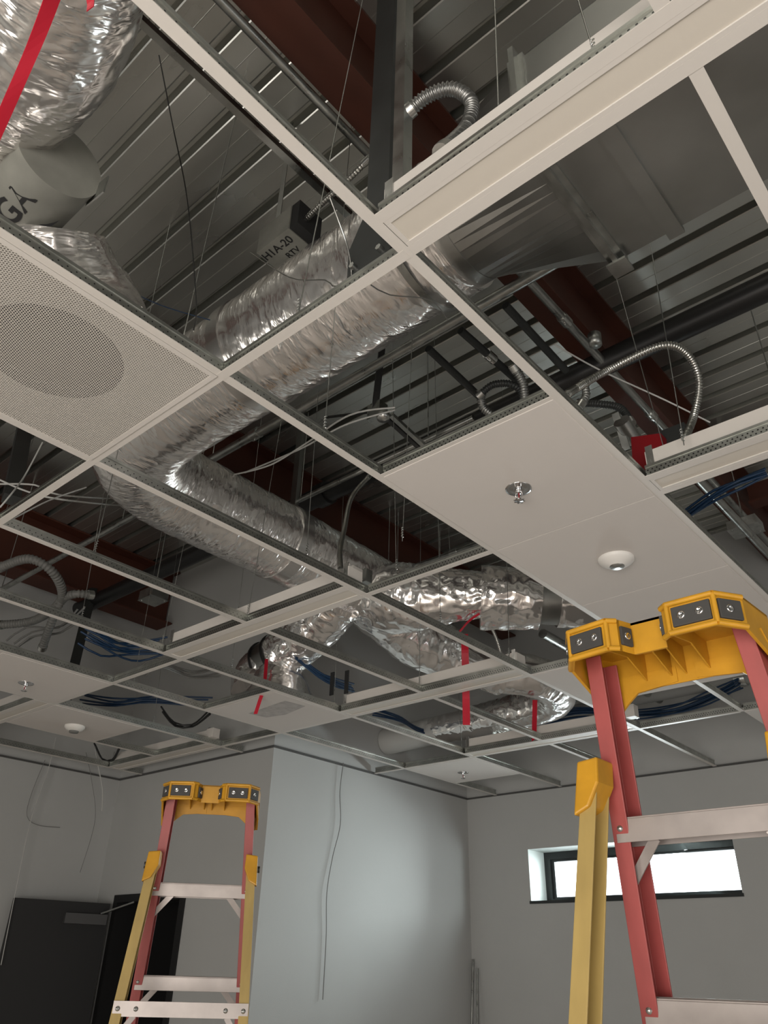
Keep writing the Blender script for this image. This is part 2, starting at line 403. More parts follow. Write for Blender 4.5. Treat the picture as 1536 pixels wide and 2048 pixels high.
main(-10, -6, 3.66, 'galvanised long runner at the left edge meeting the left edge light fixture')
main(-10, 4, 7.66, 'galvanised long runner on the far side of the drooping smoke-detector tile')
main(-8, -6, 8.62, 'galvanised long runner between the left sprinkler tile and the far smoke-detector tile')
main(-6, -6, 15.9, 'galvanised long runner along the upper edge of the left sprinkler tile')
main(-4, -6, 15.9, 'galvanised long runner holding the left end of the middle empty light fixture')
main(-2, -4, 3.66, 'wide-webbed long runner from the left edge to the middle light fixture')
main(-2, 4, 7.66, 'galvanised long runner between the middle fixture and the ribbon fixture')
main(-2, 8, 11.66, 'galvanised long runner between the ribbon fixture and the farthest fixture')
main(-2, 12, 15.9, 'galvanised long runner from the farthest fixture to the back wall')
main(0, -5, 15.9, 'galvanised long runner crossing in front of the silver duct from the perforated diffuser corner')
main(2, -5, 12, 'galvanised long runner from the diffuser upper edge to the left side of the big tiles')
main(4, -5, 15.9, 'white-faced long runner from top left along the right side of the big tiles')
main(6, -5, -.34, 'white-faced runner end meeting the near fixture at the top edge')
main(6, 0, 3.66, 'white-faced long runner from the near fixture down the top right corner')
cross(0, -8, 4, 'long white-faced bar along the lower edge of the perforated diffuser up to the near light')
cross(2, 2.04, 3.96, 'galvanised cross tee along the top edge of the nearest sprinkler tile')
cross(4, .04, 1.96, 'perforated cross tee between the flexible conduit box and the big tiles')
cross(4, -5.96, -4.04, 'short cross tee from the left sprinkler tile to the middle light fixture')
cross(4, -7.96, -6.04, 'short cross tee under the lower edge of the left sprinkler tile')
cross(6, -9.96, -8.04, 'short cross tee under the far edge of the left smoke-detector tile')
cross(6, -5.96, -4.04, 'dark cross tee above the blank tile with the thin red ribbon')
cross(8, -7.96, -6.04, 'short cross tee touching the corner of the pale alcove wall')
cross(8, -5.96, -4.04, 'short cross tee along the lower edge of the blank tile')
cross(8, .04, 1.96, 'punched cross tee just left of the near ladder cap')
cross(8, 2.04, 3.96, 'cross tee hidden in line with the near ladder cap')
cross(12, .04, 1.96, 'punched cross tee seen through the near ladder beside the blue cables')
cross(12, 2.04, 3.96, 'cross tee at the right edge in the far ceiling')
cross(12, -5.96, -4.04, 'short cross tee above the far sprinkler tile')
cross(12, -6.94, -6.04, 'stub cross tee fixed to the top of the alcove wall')
cross(14, -5.96, -4.04, 'short cross tee along the lower edge of the far sprinkler tile')

# light fixtures: narrow unlit boxes, each with the tees that carry it
FW = .34
def fixture(u0, u1, v, where):
    x0, x1, y0, y1 = u0 * FT + .014, u1 * FT - .014, (v - FW) * FT + .012, v * FT - .012
    t = thing('linear_light_fixture', 'narrow white unlit light fixture ' + where, 'light fixture', 'slot light fixtures in the ceiling grid', ((x0 + x1) / 2, (y0 + y1) / 2, G))
    b = MB(); z0, z1 = G + .006, G + .098
    b.box(x0, x1, y0, y0 + .0015, z0, z1); b.box(x0, x1, y1 - .0015, y1, z0, z1); b.box(x0, x0 + .0015, y0 + .0015, y1 - .0015, z0, z1); b.box(x1 - .0015, x1, y0 + .0015, y1 - .0015, z0, z1)
    b.box(x0, x1, y0, y1, z1, z1 + .0015)
    part(b, 'housing', 'white', t)
    b = MB(); e = .011
    for q in ((x0, x1, y0, y0 + e), (x0, x1, y1 - e, y1), (x0, x0 + e, y0 + e, y1 - e), (x1 - e, x1, y0 + e, y1 - e)): b.box(*q, G - .002, G + .004)
    part(b, 'face_frame', 'white', t, .0008)
    part(MB().box(x0 + e, x1 - e, y0 + e, y1 - e, G + .001, G + .004), 'lens', 'lens', t)
    for xx, s in ((x0 + .004, 1), (x1 - .004, -1)):
        b = MB(); b.box(xx, xx + s * .022, y0 - .0035, y0 - .0015, G + .045, G + .115); b.box(xx, xx + s * .022, y0 - .010, y0 - .0015, G + .045, G + .048); b.box(xx + s * .006, xx + s * .014, y0 - .010, y0 - .008, G + .048, G + .062)
        part(b, 'hanger_clip', 'galv_l', t)
    cross(v - FW, u0 + .04, u1 - .04, 'punched tee, near side of fixture ' + where)
    cross(v, u0 + .04, u1 - .04, 'tee, far side of fixture ' + where)
fixture(4, 8, 0, 'nearest and largest, running to the top right corner')
fixture(4, 8, 4, 'at the right edge beside the red device')
fixture(-4, 0, 4, 'in the middle with a conduit box above its end')
fixture(-4, 0, 8, 'behind the long hanging red ribbon')
fixture(-4, 0, 12, 'farthest, above the far sprinkler tile')
fixture(-12, -8, 8, 'against the dark left wall corner')
fixture(-12, -8, 4, 'at the left edge beside the left sprinkler tile')

def tile(u, v, label):
    b = MB(); g = .004
    b.box(u * FT + g, (u + 2) * FT - g, v * FT + g, (v + 2) * FT - g, G + .0012, G + .017)
    b.box(u * FT + .013, (u + 2) * FT - .013, v * FT + .013, (v + 2) * FT - .013, G - .0035, G + .0012)
    return tag(b.build('ceiling_tile', 'tile', None, 0, ((u + 1) * FT, (v + 1) * FT, G)), label, 'ceiling tile', 'white square ceiling tiles')
def tile2(u, v, label):
    """tile of the closed strip: meets its neighbours with a hairline joint"""
    b = MB(); b.box(u * FT + .012, (u + 2) * FT - .012, v * FT + .0012, (v + 2) * FT - .0012, G - .004, G + .015)
    return tag(b.build('ceiling_tile', 'tile', None, .0015, ((u + 1) * FT, (v + 1) * FT, G)), label, 'ceiling tile', 'white square ceiling tiles')
tile2(2, 2, 'nearest white ceiling tile, with a chrome sprinkler head')
tile2(2, 4, 'white ceiling tile holding the round occupancy sensor beside the sprinkler tile')
tile2(2, 6, 'blank white ceiling tile above the near ladder cap')
tile2(2, 8, 'white ceiling tile seen through the near ladder top, right of the runner')
tile2(0, 8, 'white ceiling tile behind the red rail of the near ladder')
tile(-8, 2, 'white ceiling tile with a sprinkler at the left edge')
tile(-10, 4, 'drooping white ceiling tile with smoke detector, above the dark left wall')
tile(-6, 6, 'blank white ceiling tile with a grey smudge above the alcove corner')
tile(-6, 12, 'farthest white ceiling tile with a sprinkler above the alcove')
tile(2, 12, 'white ceiling tile at the right edge behind the near ladder rail')
# smudge on the blank tile
M['tile_smudge'] = mat('dusty_handprint', (0.40, 0.38, 0.36), .9, var=.15, vscale=30)
o = MB().prism([(-1.66, 2.02), (-1.30, 1.98), (-1.28, 2.12), (-1.50, 2.17), (-1.64, 2.14)], G - .0039, G - .0036).build('dust_smudge', 'tile_smudge')
tl = [q for q in COL.objects if q.get('label', '').startswith('blank white ceiling tile with a grey')][0]
o.parent = tl; o.matrix_parent_inverse = Matrix.Translation(tl.location).inverted(); o['label'] = 'grey dust smudge'

# perforated diffuser
dcx, dcy = FT, -FT
t = thing('perforated_diffuser', 'large perforated white air diffuser panel with round dark neck', 'air diffuser', None, (dcx, dcy, G))
h = .297
MB().box(-h, h, -h, h, -.0042, -.0034).build('perforated_face', 'perf', t)
b = MB()
for q in ((-h, h, -h, -h + .013), (-h, h, h - .013, h), (-h, -h + .013, -h + .013, h - .013), (h - .013, h, -h + .013, h - .013)): b.box(*q, -.0048, .004)
b.build('face_rim', 'white', t)
b = MB(); nr = .175; N = 48
vi = [(nr * math.cos(2 * math.pi * k / N), nr * math.sin(2 * math.pi * k / N), .034) for k in range(N)]
vo = []
for k in range(N):
    c, s_ = math.cos(2 * math.pi * k / N), math.sin(2 * math.pi * k / N); q = (h - .006) / max(abs(c), abs(s_)); vo.append((q * c, q * s_, .004))
b.add(vi + vo, [(k, (k + 1) % N, N + (k + 1) % N, N + k) for k in range(N)])
b.build('back_pan', 'pan', t)
MB().lathe([(nr, .034), (nr, .14), (nr - .002, .14)], n=48).build('neck', 'blackm', t)
MB().lathe([(.001, .075), (nr - .003, .075)], n=48).build('neck_shade_disc', 'blackm', t)  # black disc and black neck walls paint in the shade inside the neck

# sprinklers and sensors
def sprinkler(x, y, label, sc=1.0):
    t = thing('fire_sprinkler', label, 'sprinkler', 'chrome pendent sprinklers', (x, y, G - .004))
    MB().lathe([(.012 * sc, -.003), (.022 * sc, -.004), (.034 * sc, -.0015), (.040 * sc, -.003), (.0405 * sc, 0), (.036 * sc, .002)], n=32).build('escutcheon', 'chrome', t)
    MB().lathe([(.010, 0), (.011, -.014), (.008, -.018), (.0, -.018)], n=16).build('body', 'chrome', t)
    b = MB()
    for s_ in (-1, 1): b.tube(smooth_path([(s_ * .009, 0, -.014), (s_ * .012, 0, -.024), (s_ * .007, 0, -.036), (0, 0, -.042)], .005), .0017, 8)
    b.build('frame_arms', 'chrome', t)
    MB().tube([(0, 0, -.018), (0, 0, -.036)], .0024, 8).build('glass_bulb', 'redbox', t)
    b = MB(); b.lathe([(.0, -.044), (.014, -.044), (.015, -.0425), (.0, -.0425)], n=16)
    for k in range(8):
        a = k * math.pi / 4; b.box(.012, .018, -.0025, .0025, -.0440, -.0425, Matrix.Rotation(a, 4, 'Z'))
    b.build('deflector', 'chrome', t)
sprinkler(*(0.904, 0.920, 2.846)[:2], 'chrome sprinkler head in the nearest white tile', 1.0)
sprinkler(*(-2.194, 0.922, 2.846)[:2], 'chrome sprinkler head hanging from the tile at the left edge')
sprinkler(*(-1.545, 3.994, 2.846)[:2], 'chrome sprinkler head in the farthest tile above the alcove')
t = thing('occupancy_sensor', 'round white ceiling sensor on the tile right of the nearest sprinkler', 'sensor', None, (*(0.919, 1.536, 2.846)[:2], G - .004))
MB().lathe([(.064, 0), (.064, -.006), (.058, -.013), (.040, -.024), (.026, -.030)], n=40).build('dome', 'plastic', t)
MB().lathe([(.026, -.029), (.024, -.033), (.0, -.035)], n=28).build('lens_window', 'galv_l', t)
t = thing('smoke_detector', 'small white smoke detector on the drooping tile near the left wall', 'smoke detector', None, (*(-2.770, 1.544, 2.846)[:2], G - .004))
MB().lathe([(.062, 0), (.062, -.010), (.050, -.024), (.030, -.032)], n=32).build('base', 'plastic', t)
MB().lathe([(.030, -.031), (.028, -.042), (.0, -.044)], n=24).build('sensing_chamber', 'cable', t)

# ------------------------------------------------------------------ steel above the ceiling
def ibeam(name, axis, c, a, b2, z0, z1, fw, label, group=None):
    b = MB(); h2 = fw / 2; tf = .014
    prof = [(-h2, z0), (h2, z0), (h2, z0 + tf), (.005, z0 + tf), (.005, z1 - tf), (h2, z1 - tf), (h2, z1), (-h2, z1), (-h2, z1 - tf), (-.005, z1 - tf), (-.005, z0 + tf), (-h2, z0 + tf)]
    if axis == 'y': b.prism([(c + p, q) for p, q in prof], a, b2, 'xz')
    else: b.prism([(c + p, q) for p, q in prof], a, b2, 'yz')
    return tag(b.build(name, 'red_iron', None, 0, (c, a, z0) if axis == 'y' else (a, c, z0)), label, 'steel beam', group)
ibeam('steel_beam', 'y', .76, YF + .02, YW - .01, 4.19, DK - .002, .15, 'red-brown steel roof beam crossing from top left to the right light fixture')
ibeam('steel_beam', 'y', -1.62, YF + .02, YW - .01, 4.19, DK - .002, .15, 'dark red steel roof beam behind the silver duct bend')
ibeam('steel_beam', 'y', -3.72, YF + .02, YB - .02, 4.10, DK - .002, .22, 'dark red steel roof beam above the left wall')
ibeam('steel_beam', 'x', 3.94, .85, XR - .02, 4.22, 4.40, .10, 'small red steel beam behind the right light fixture and blue cables')

def pipe(name, pts, r, material, label, cat, group=None, n=16):
    t = thing(name, label, cat, group, pts[0]); o = part(MB().tube(pts, r, n), 'pipe_run', material, t); return t
# sprinkler main
t = thing('sprinkler_main_pipe', 'thick black sprinkler pipe running above the tiles to the right edge', 'pipe', None, (0, 1.93, 4.08))
part(MB().tube([(-3.9, 1.93, 4.08), (4.1, 1.93, 4.08)], .060, 28), 'pipe_run', 'black', t)
for xx in (-1.1, 2.4): part(MB().tube([(xx, 1.93, 4.08), (xx + .09, 1.93, 4.08)], .075, 28), 'coupling', 'black', t)
# galvanised conduits
CG = 'galvanised electrical conduits above the ceiling'
def conduit(pts, r, label, couplings=(), material='galv'):
    t = thing('metal_conduit', label, 'conduit', CG, pts[0]); part(MB().tube(pts, r, 14), 'tube', material, t)
    for c in couplings:
        p, q = Vector(pts[0]), Vector(pts[-1]); d = (q - p).normalized(); k = p + (q - p) * c
        part(MB().tube([k - d * .03, k + d * .03], r * 1.3, 14), 'coupling', 'galv_l', t)
        part(MB().tube([k + Vector((0, 0, -r * 1.2)), k + Vector((0, 0, -r * 1.8))], .004, 8), 'set_screw', 'galv_l', t)
    p, q = Vector(pts[0]), Vector(pts[-1])
    if abs(p.x - q.x) > 1:
        for c in (.22, .82):
            k = p + (q - p) * c; part(MB().tube([k + Vector((0, 0, r * .8)), (k.x, k.y, DK)], .003, 8), 'hanger_rod', 'galv', t)
    return t
conduit([(-1.8, 1.18, 4.0), (.80, 1.18, 4.0), (1.02, 1.18, 4.0)], .024, 'long horizontal conduit along the lower side of the silver duct', (.35,))
conduit([(.70, -2.9, 4.10), (.70, .95, 4.10)], .016, 'conduit under the red beam at the top left', (.55, .9))
conduit([(.84, 1.08, 4.06), (.84, 3.0, 4.06), (.84, 4.6, 4.06)], .019, 'conduit along the right red beam with a bright coupling', (.13, .38))
conduit([(.322, 1.22, 3.97), (.303, 1.66, 3.97)], .018, 'leftmost short dark conduit dropping to the grey flex loops', (), 'dark')
conduit([(.501, 1.22, 3.97), (.51, 1.66, 3.97)], .018, 'middle short dark conduit above the grey flex loops', (.5,), 'dark')
conduit([(.733, 1.22, 3.97), (.72, 1.74, 3.97)], .018, 'rightmost short dark conduit beside the red beam', (), 'dark')
conduit([(-3.8, 1.05, 3.75), (-1.35, 1.05, 3.75)], .018, 'conduit crossing behind the left grid bars')
conduit([(-1.4, 1.74, 3.95), (.2, 1.74, 3.95)], .015, 'upper of two thin conduits right of the vertical stud')
conduit([(-1.75, 2.95, 4.02), (-.2, 2.95, 4.02)], .018, 'upper far conduit passing behind the vertical flexible conduit', (.6,))
conduit([(-1.75, 3.05, 4.0), (-.2, 3.05, 4.0)], .018, 'lower far conduit with a coupling near the big tiles', (.62,))
conduit([(-1.7, 3.55, 3.98), (-.3, 3.55, 3.98)], .02, 'far conduit just above the perforated cross tee')
conduit([(-.28, 3.1, 3.35), (-.28, 4.75, 3.35)], .03, 'large grey conduit behind the near ladder cap')
conduit([(1.00, 2.35, 3.6), (1.00, 3.55, 3.6)], .022, 'pale conduit stub under the blue cables at the right edge')
conduit([(1.1, 2.62, 3.62), (2.4, 2.62, 3.62)], .016, 'thin conduit behind the blue cables at the right edge')
# strut bars
def bar(name, p, q, wd, ht, material, label, cat, group=None, up=(0, 0, 1)):
    o = MB().beam(p, q, wd, ht, up).build(name, material, None, 0, p); return tag(o, label, cat, group)
bar('strut_channel', (.505, -2.6, 4.02), (.512, .5, 4.02), .026, .026, 'galv', 'dark steel strut parallel to the white runner at top left', 'strut')
bar('metal_stud', (-1.081, 1.725, 3.850), ((-1.081, 1.725, 3.850)[0], (-1.081, 1.725, 3.850)[1], DK), .045, .03, 'sheet', 'vertical grey strap behind the silver duct bend', 'strut', None, (0, 1, 0))
# black brace angle at far left
bar('steel_brace', (-1.234, 0.235, 3.300), (-1.900, 0.401, 4.300), .07, .05, 'dark', 'dark steel diagonal brace at the left edge under the diffuser', 'brace')
bar('steel_brace', (-3.145, 1.630, 3.000), (-3.730, 1.922, 4.200), .07, .05, 'dark', 'dark steel diagonal brace above the left sprinkler tile', 'brace')
# hanger post with bolted plate, beside the near light
t = thing('hanger_post', 'dark vertical steel hanger with bolted foot plate in front of the silver duct', 'steel hanger', None, (1.10, .013, G + .05))
b = MB(); b.box(1.075, 1.145, .018, .024, 3.08, DK); b.box(1.139, 1.145, .024, .075, 3.08, DK); b.box(1.075, 1.081, .024, .075, 3.08, DK)
part(b, 'post', 'dark', t)
part(MB().prism([(1.035, G + .046), (1.165, G + .046), (1.165, 2.99), (1.145, 3.08), (1.075, 3.08), (1.035, 3.0)], .008, .018, 'xz'), 'foot_plate', 'dark', t)
for xx in (1.06, 1.14):
    part(MB().tube([(xx, .008, G + .075), (xx, -.006, G + .075)], .008, 6), 'bolt', 'galv_l', t)
bar('strut_channel', (1.245, -.05, 2.97), (1.245, -.05, DK), .030, .03, 'galv', 'mottled galvanised upright strut behind the near light fixture', 'strut', None, (0, 1, 0))

# ------------------------------------------------------------------ sheet metal duct, transition and insulated duct
DZ, DR, DY = 3.58, .215, .50
t = thing('rectangular_duct', 'big plain galvanised rectangular duct in the top right, narrowing to a round collar', 'air duct', None, (2.3, .45, 3.4))
b = MB(); y0, y1, z0, z1 = .27, .79, 3.40, 3.74
b.box(1.39, 3.9, y0, y1, z0, z1)
part(b, 'duct_body', 'sheet', t)
b = MB(); ov = .03
b.box(1.372, 1.388, y0 - ov, y1 + ov, z0 - ov, z1 + ov); b.box(1.355, 1.405, y0 - .008, y1 + .008, z0 - .012, z1 + .01)
for y2, z2 in ((y0, z0), (y1, z0)): b.box(1.35, 1.41, y2 - .03, y2 + .03, z2 - .036, z2 - .028)
part(b, 'joint_flange', 'galv', t)
b = MB(); b.box(1.53, 1.575, y0 - .012, y1 + .012, z0 - .018, z0); part(b, 'stiffener', 'sheet', t)
b = MB(); N = 40; ro, rc = [], []
for k in range(N):
    a = 2 * math.pi * (k + .5) / N; c, s_ = math.cos(a), math.sin(a)
    hy, hz = (y1 - y0) / 2, (z1 - z0) / 2; q = 1 / max(abs(c) / hy, abs(s_) / hz)
    ro.append((1.36, (y0 + y1) / 2 + q * c, (z0 + z1) / 2 + q * s_)); rc.append((1.03, DY + .20 * c, DZ + .20 * s_))
b.add(ro + rc, [(k, (k + 1) % N, N + (k + 1) % N, N + k) for k in range(N)])
part(b, 'transition', 'sheet', t)
part(MB().tube([(1.04, DY, DZ), (.90, DY, DZ)], .203, 40), 'round_collar', 'sheet', t)

def crinkle(amp, seed, lr=9.0, circ=3.0, folds=.5):
    amp *= .62; lr *= 1.25; circ *= .62
    def rf(L, th, p):
        q = Vector((math.cos(th) * circ, math.sin(th) * circ, L * lr + seed * 10))
        a = noise.noise(q); bb = noise.noise(q * 2.3 + Vector((5, 1, 3))); c = noise.noise(q * 5.1)
        rdg = (1 - abs(a) * 2) * .6 + (1 - abs(bb) * 2) * .45 * folds + c * .12
        sag = noise.noise(Vector((math.cos(th) * .8, math.sin(th) * .8, L * 2 + seed)))
        return amp * (rdg - .6) + amp * .9 * sag
    return rf
def foil_duct(pts, r, seed, amp=.012, step=.012, n=110, **k):
    return MB().tube(smooth_path(pts, step), r, n, True, True, crinkle(amp, seed, **k))
t = thing('insulated_duct', 'large round silver foil duct bending in the middle of the picture', 'air duct', None, (0, DY, DZ))
part(foil_duct([(1.0, DY, DZ), (.4, DY, DZ), (-.2, .49, DZ), (-.62, .50, DZ), (-.86, .58, DZ), (-.98, .78, DZ), (-1.0, 1.1, DZ), (-1.0, 1.7, DZ), (-1.0, 2.35, DZ - .02)], DR, 1, .010, .009, 150, lr=13, circ=3.2, folds=.7), 'foil_jacket', 'foil', t)
part(MB().tube(smooth_path([(.02, .492, DZ), (.055, .493, DZ), (.09, .493, DZ)], .01), DR + .006, 64, True, True, crinkle(.003, 4)), 'seam_tape', 'tape', t)
part(MB().tube(smooth_path([(-1.0, 1.55, DZ), (-1.0, 1.60, DZ), (-1.0, 1.63, DZ)], .01), DR + .006, 64, True, True, crinkle(.003, 5)), 'seam_tape', 'tape', t)
part(MB().tube([(.86, DY, DZ), (.885, DY, DZ)], DR + .012, 48, False), 'strap', 'galv', t)

DG = 'silver foil branch ducts'
t = thing('flexible_duct', 'crumpled silver foil branch with bare metal collar above the long red ribbon', 'air duct', DG, (-.5, 2.5, 3.42))
part(foil_duct([(-1.02, 2.28, 3.50), (-.78, 2.33, 3.45), (-.52, 2.42, 3.42), (-.28, 2.55, 3.41)], lambda q: .17 + .035 * math.sin(q * 5), 2, .022, .011, 110, lr=8, circ=2.4, folds=1.2), 'foil_jacket', 'foil2', t)
part(foil_duct([(-.33, 2.52, 3.40), (-.17, 2.64, 3.39), (-.07, 2.72, 3.38)], lambda q: .185 - .02 * q, 12, .022, .010, 110, lr=6, circ=2.4, folds=1.2), 'foil_jacket', 'foil2', t)
part(MB().tube([(-.12, 2.68, 3.39), (.03, 2.80, 3.39)], .150, 48), 'bare_collar', 'sheet', t)
part(foil_duct([(.01, 2.785, 3.39), (.14, 2.90, 3.38), (.26, 3.06, 3.38), (.32, 3.3, 3.38)], .165, 6, .020, .012, 90, lr=8, circ=2.4), 'foil_jacket', 'foil2', t)
t = thing('flexible_duct', 'sagging silver foil duct with dark belly left of the long red ribbon', 'air duct', DG, (-.95, 2.6, 3.4))
part(foil_duct([(-1.0, 2.25, 3.54), (-.99, 2.48, 3.46), (-.95, 2.72, 3.36), (-.88, 2.95, 3.31)], lambda q: .20 - .03 * q, 3, .022, .011, 110, lr=7, circ=2.2, folds=1.1), 'foil_jacket', 'foil2', t)
part(foil_duct([(-.88, 2.90, 3.30), (-.78, 3.10, 3.25), (-.72, 3.30, 3.22)], .12, 31, .015, .012, 80, lr=8), 'foil_jacket', 'foil2', t)
t = thing('flexible_duct', 'short crumpled silver foil branch reaching left to a black-ringed collar', 'air duct', DG, (-1.3, 2.14, 3.35))
part(foil_duct([(-1.05, 2.10, 3.45), (-1.22, 2.13, 3.36), (-1.42, 2.14, 3.26), (-1.56, 2.14, 3.20)], lambda q: .17 - .02 * q, 8, .022, .011, 110, lr=9, circ=2.3, folds=1.2), 'foil_jacket', 'foil2', t)
part(MB().tube([(-1.555, 2.14, 3.205), (-1.665, 2.14, 3.175)], .150, 48), 'collar', 'sheet', t)
for a in (-1.558, -1.66): part(MB().tube([(a, 2.14, 3.203 + (a + 1.56) * .28), (a - .014, 2.14, 3.199 + (a + 1.56) * .28)], .162, 48), 'collar_ring', 'black', t)
t = thing('foil_boot', 'silver foil wrapped boot sitting over the blank tile by the alcove corner', 'air duct', None, (-1.6, 2.13, 2.9))
part(foil_duct([(-1.67, 2.14, 3.175), (-1.74, 2.13, 3.10), (-1.70, 2.10, 3.00)], .155, 9, .018, .012, 90, lr=9), 'elbow_jacket', 'foil2', t)
part(foil_duct([(-1.56, 2.12, 3.12), (-1.54, 2.13, 3.0), (-1.53, 2.13, 2.88)], lambda q: .13 + .12 * q, 10, .014, .012, 90, lr=9), 'boot_jacket', 'foil2', t)
# far duct
t = thing('insulated_duct', 'far silver duct entering the alcove wall with a foil elbow beside the near ladder', 'air duct', None, (-1.4, 3.79, 3.14))
part(MB().tube(smooth_path([(-2.135, 3.80, 3.12), (-1.9, 3.80, 3.125), (-1.6, 3.80, 3.13)], .05), .100, 40, True, True, crinkle(.003, 3)), 'painted_sleeve', M.setdefault('pduct', mat('painted_duct', (.55, .55, .53), .5, .3)), t)
part(foil_duct([(-1.68, 3.80, 3.13), (-1.4, 3.80, 3.135), (-1.0, 3.79, 3.14), (-.70, 3.78, 3.16), (-.55, 3.70, 3.18), (-.50, 3.55, 3.20), (-.55, 3.36, 3.21), (-.66, 3.22, 3.22)], lambda q: .098 + .035 * min(1, q * 1.7), 15, .014, .010, 100, lr=9, circ=2.2), 'foil_jacket', 'foil2', t)
# top-left flexible duct with its damper box
t = thing('flexible_duct', 'large near silver foil duct in the top left corner behind the red strap', 'air duct', DG, (.8, -.66, 3.25))
part(foil_duct([(1.6, -1.05, 3.22), (1.2, -.84, 3.24), (.85, -.70, 3.26), (.66, -.68, 3.28), (.45, -.70, 3.30)], .165, 21, .012, .008, 150, lr=15, circ=3, folds=.8), 'foil_jacket', 'foil', t)
t = thing('volume_damper', 'grey wrapped round damper with handwritten GA at the left edge', 'damper', None, (.4, -.47, 3.22))
gy, gz, gr = -.515, 3.20, .105
part(MB().tube([(.20, gy, gz), (.575, gy, gz)], gr, 48), 'damper_body', 'paper', t)
part(MB().beam((.54, gy + .10, gz - .02), (.61, gy + .105, gz - .02), .004, .06), 'lever', 'galv', t)
def wrapx(cx, r, zs=1):
    def f(v):
        th = -v.y / r + R(-104)
        return Vector((cx + v.x, gy + r * math.cos(th), gz + r * math.sin(th)))
    return f
text_mesh('GA', .085, wrapx(.455, gr + .0012), 'handwriting', 'ink', t)
text_mesh('VR', .050, wrapx(.345, gr + .0012), 'handwriting', 'ink', t)
t = thing('insulated_boot', 'silver foil insulated boot rising from the perforated diffuser', 'air duct', None, (.3, -.3, 2.95))
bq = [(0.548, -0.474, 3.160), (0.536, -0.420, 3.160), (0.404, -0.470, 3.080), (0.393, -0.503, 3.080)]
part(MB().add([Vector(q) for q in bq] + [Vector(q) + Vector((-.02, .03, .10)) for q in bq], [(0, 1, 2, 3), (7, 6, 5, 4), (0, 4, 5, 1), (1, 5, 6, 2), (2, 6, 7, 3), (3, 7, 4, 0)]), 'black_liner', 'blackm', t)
part(foil_duct([(.40, -.42, 3.17), (.355, -.38, 3.11), (.32, -.335, 3.05), (.305, -.315, 2.99)], lambda q: .115 + .125 * q, 22, .016, .009, 120, lr=10, circ=4), 'foil_jacket', 'foil', t)

# duct strap hangers
def strap(p, q, label): bar('duct_strap', p, q, .025, .0015, 'galv_l', label, 'duct strap', None, (0, 1, 0))

# terminal box with handwriting
t = thing('control_box', 'small grey box hung by a strap with handwritten H1A-20 above the duct', 'junction box', None, (.55, .12, 3.9))
bc = Vector((0.359, 0.329, 3.850)); bx = Matrix.Translation(bc)
part(MB().box(-.085, .085, -.055, .055, -.06, .06, bx), 'box_body', 'paper', t)
part(MB().box(.085, .125, -.05, .06, -.055, .065, bx), 'end_cap', 'blackm', t)
text_mesh('H1A-20', .045, bx @ Matrix.Translation((-.01, -.020, -.0612)) @ Matrix.Rotation(math.pi, 4, 'X'), 'handwriting', 'ink', t)
text_mesh('RTV', .034, bx @ Matrix.Translation((.02, .028, -.0612)) @ Matrix.Rotation(math.pi, 4, 'X'), 'handwriting', 'ink', t)
part(MB().beam(bc + Vector((-.06, 0, .06)), (bc.x - .06, bc.y, DK), .028, .002, (0, 1, 0)), 'hanging_strap', 'sheet', t)

# ------------------------------------------------------------------ flexible metal conduits
FG = 'corrugated steel flexible conduits'
def flex(pts, r, label, material='flexm', pitch=.011, ends=True):
    t = thing('flexible_conduit', label, 'flexible conduit', FG, pts[0])
    path = smooth_path(pts, pitch / 4)
    part(MB().tube(path, r, 12, True, True, lambda L, th, p: r * .16 * math.cos(2 * math.pi * L / pitch)), 'armour', material, t)
    if ends:
        for a, c in ((path[0], path[4]), (path[-1], path[-5])):
            d = (Vector(c) - Vector(a)).normalized(); part(MB().tube([Vector(a) - d * .012, Vector(a) + d * .02], r * 1.25, 12), 'connector', 'galv_l', t)
    return t
flex([(1.250, -0.045, 3.250), (1.306, -0.037, 3.270), (1.359, -0.014, 3.270), (1.390, 0.013, 3.220), (1.382, -0.001, 3.120), (1.371, -0.073, 2.970)], .0150, 'grey corrugated conduit looping down behind the near light fixture', 'flexd', .009)
flex([(1.143, 0.756, 2.960), (1.167, 0.840, 3.050), (1.221, 0.993, 3.200), (1.368, 1.050, 3.250), (1.416, 1.131, 3.250), (1.413, 1.219, 3.200), (1.367, 1.248, 3.100), (1.341, 1.165, 2.960)], .0115, 'shiny corrugated conduit making a big loop above the right light fixture', 'flexm', .009)
flex([(-0.514, 1.754, 3.900), (-0.510, 1.623, 3.700), (-0.401, 1.473, 3.400), (-0.222, 1.276, 3.150), (-0.046, 1.113, 2.930)], .011, 'shiny corrugated conduit dropping to the box on the middle fixture', 'flexm', .011)
flex([(0.360, 1.563, 3.900), (0.433, 1.561, 3.920), (0.512, 1.586, 3.900), (0.532, 1.649, 3.880), (0.496, 1.715, 3.850)], .016, 'short grey flex loop behind the top edge of the nearest tile', 'dark', .012)
flex([(0.559, 1.552, 3.950), (0.562, 1.613, 3.900), (0.533, 1.673, 3.850), (0.510, 1.716, 3.800)], .021, 'thick ribbed flex sleeve falling behind the nearest tile', 'sheet', .012)
flex([(0.341, 1.603, 3.950), (0.322, 1.639, 3.900), (0.354, 1.672, 3.850), (0.404, 1.719, 3.800)], .020, 'thick ribbed flex sleeve left of the other above the nearest tile', 'sheet', .012)
flex([(0.798, 1.676, 3.700), (0.886, 1.676, 3.650), (0.963, 1.692, 3.600), (1.002, 1.681, 3.500)], .015, 'dark flexible conduit between the red beam and the grid', 'dark', .012)
flex([(0.973, 1.347, 3.500), (0.973, 1.352, 3.450), (0.950, 1.337, 3.400)], .014, 'short hooked flexible conduit beside the big tiles', 'sheet', .011)
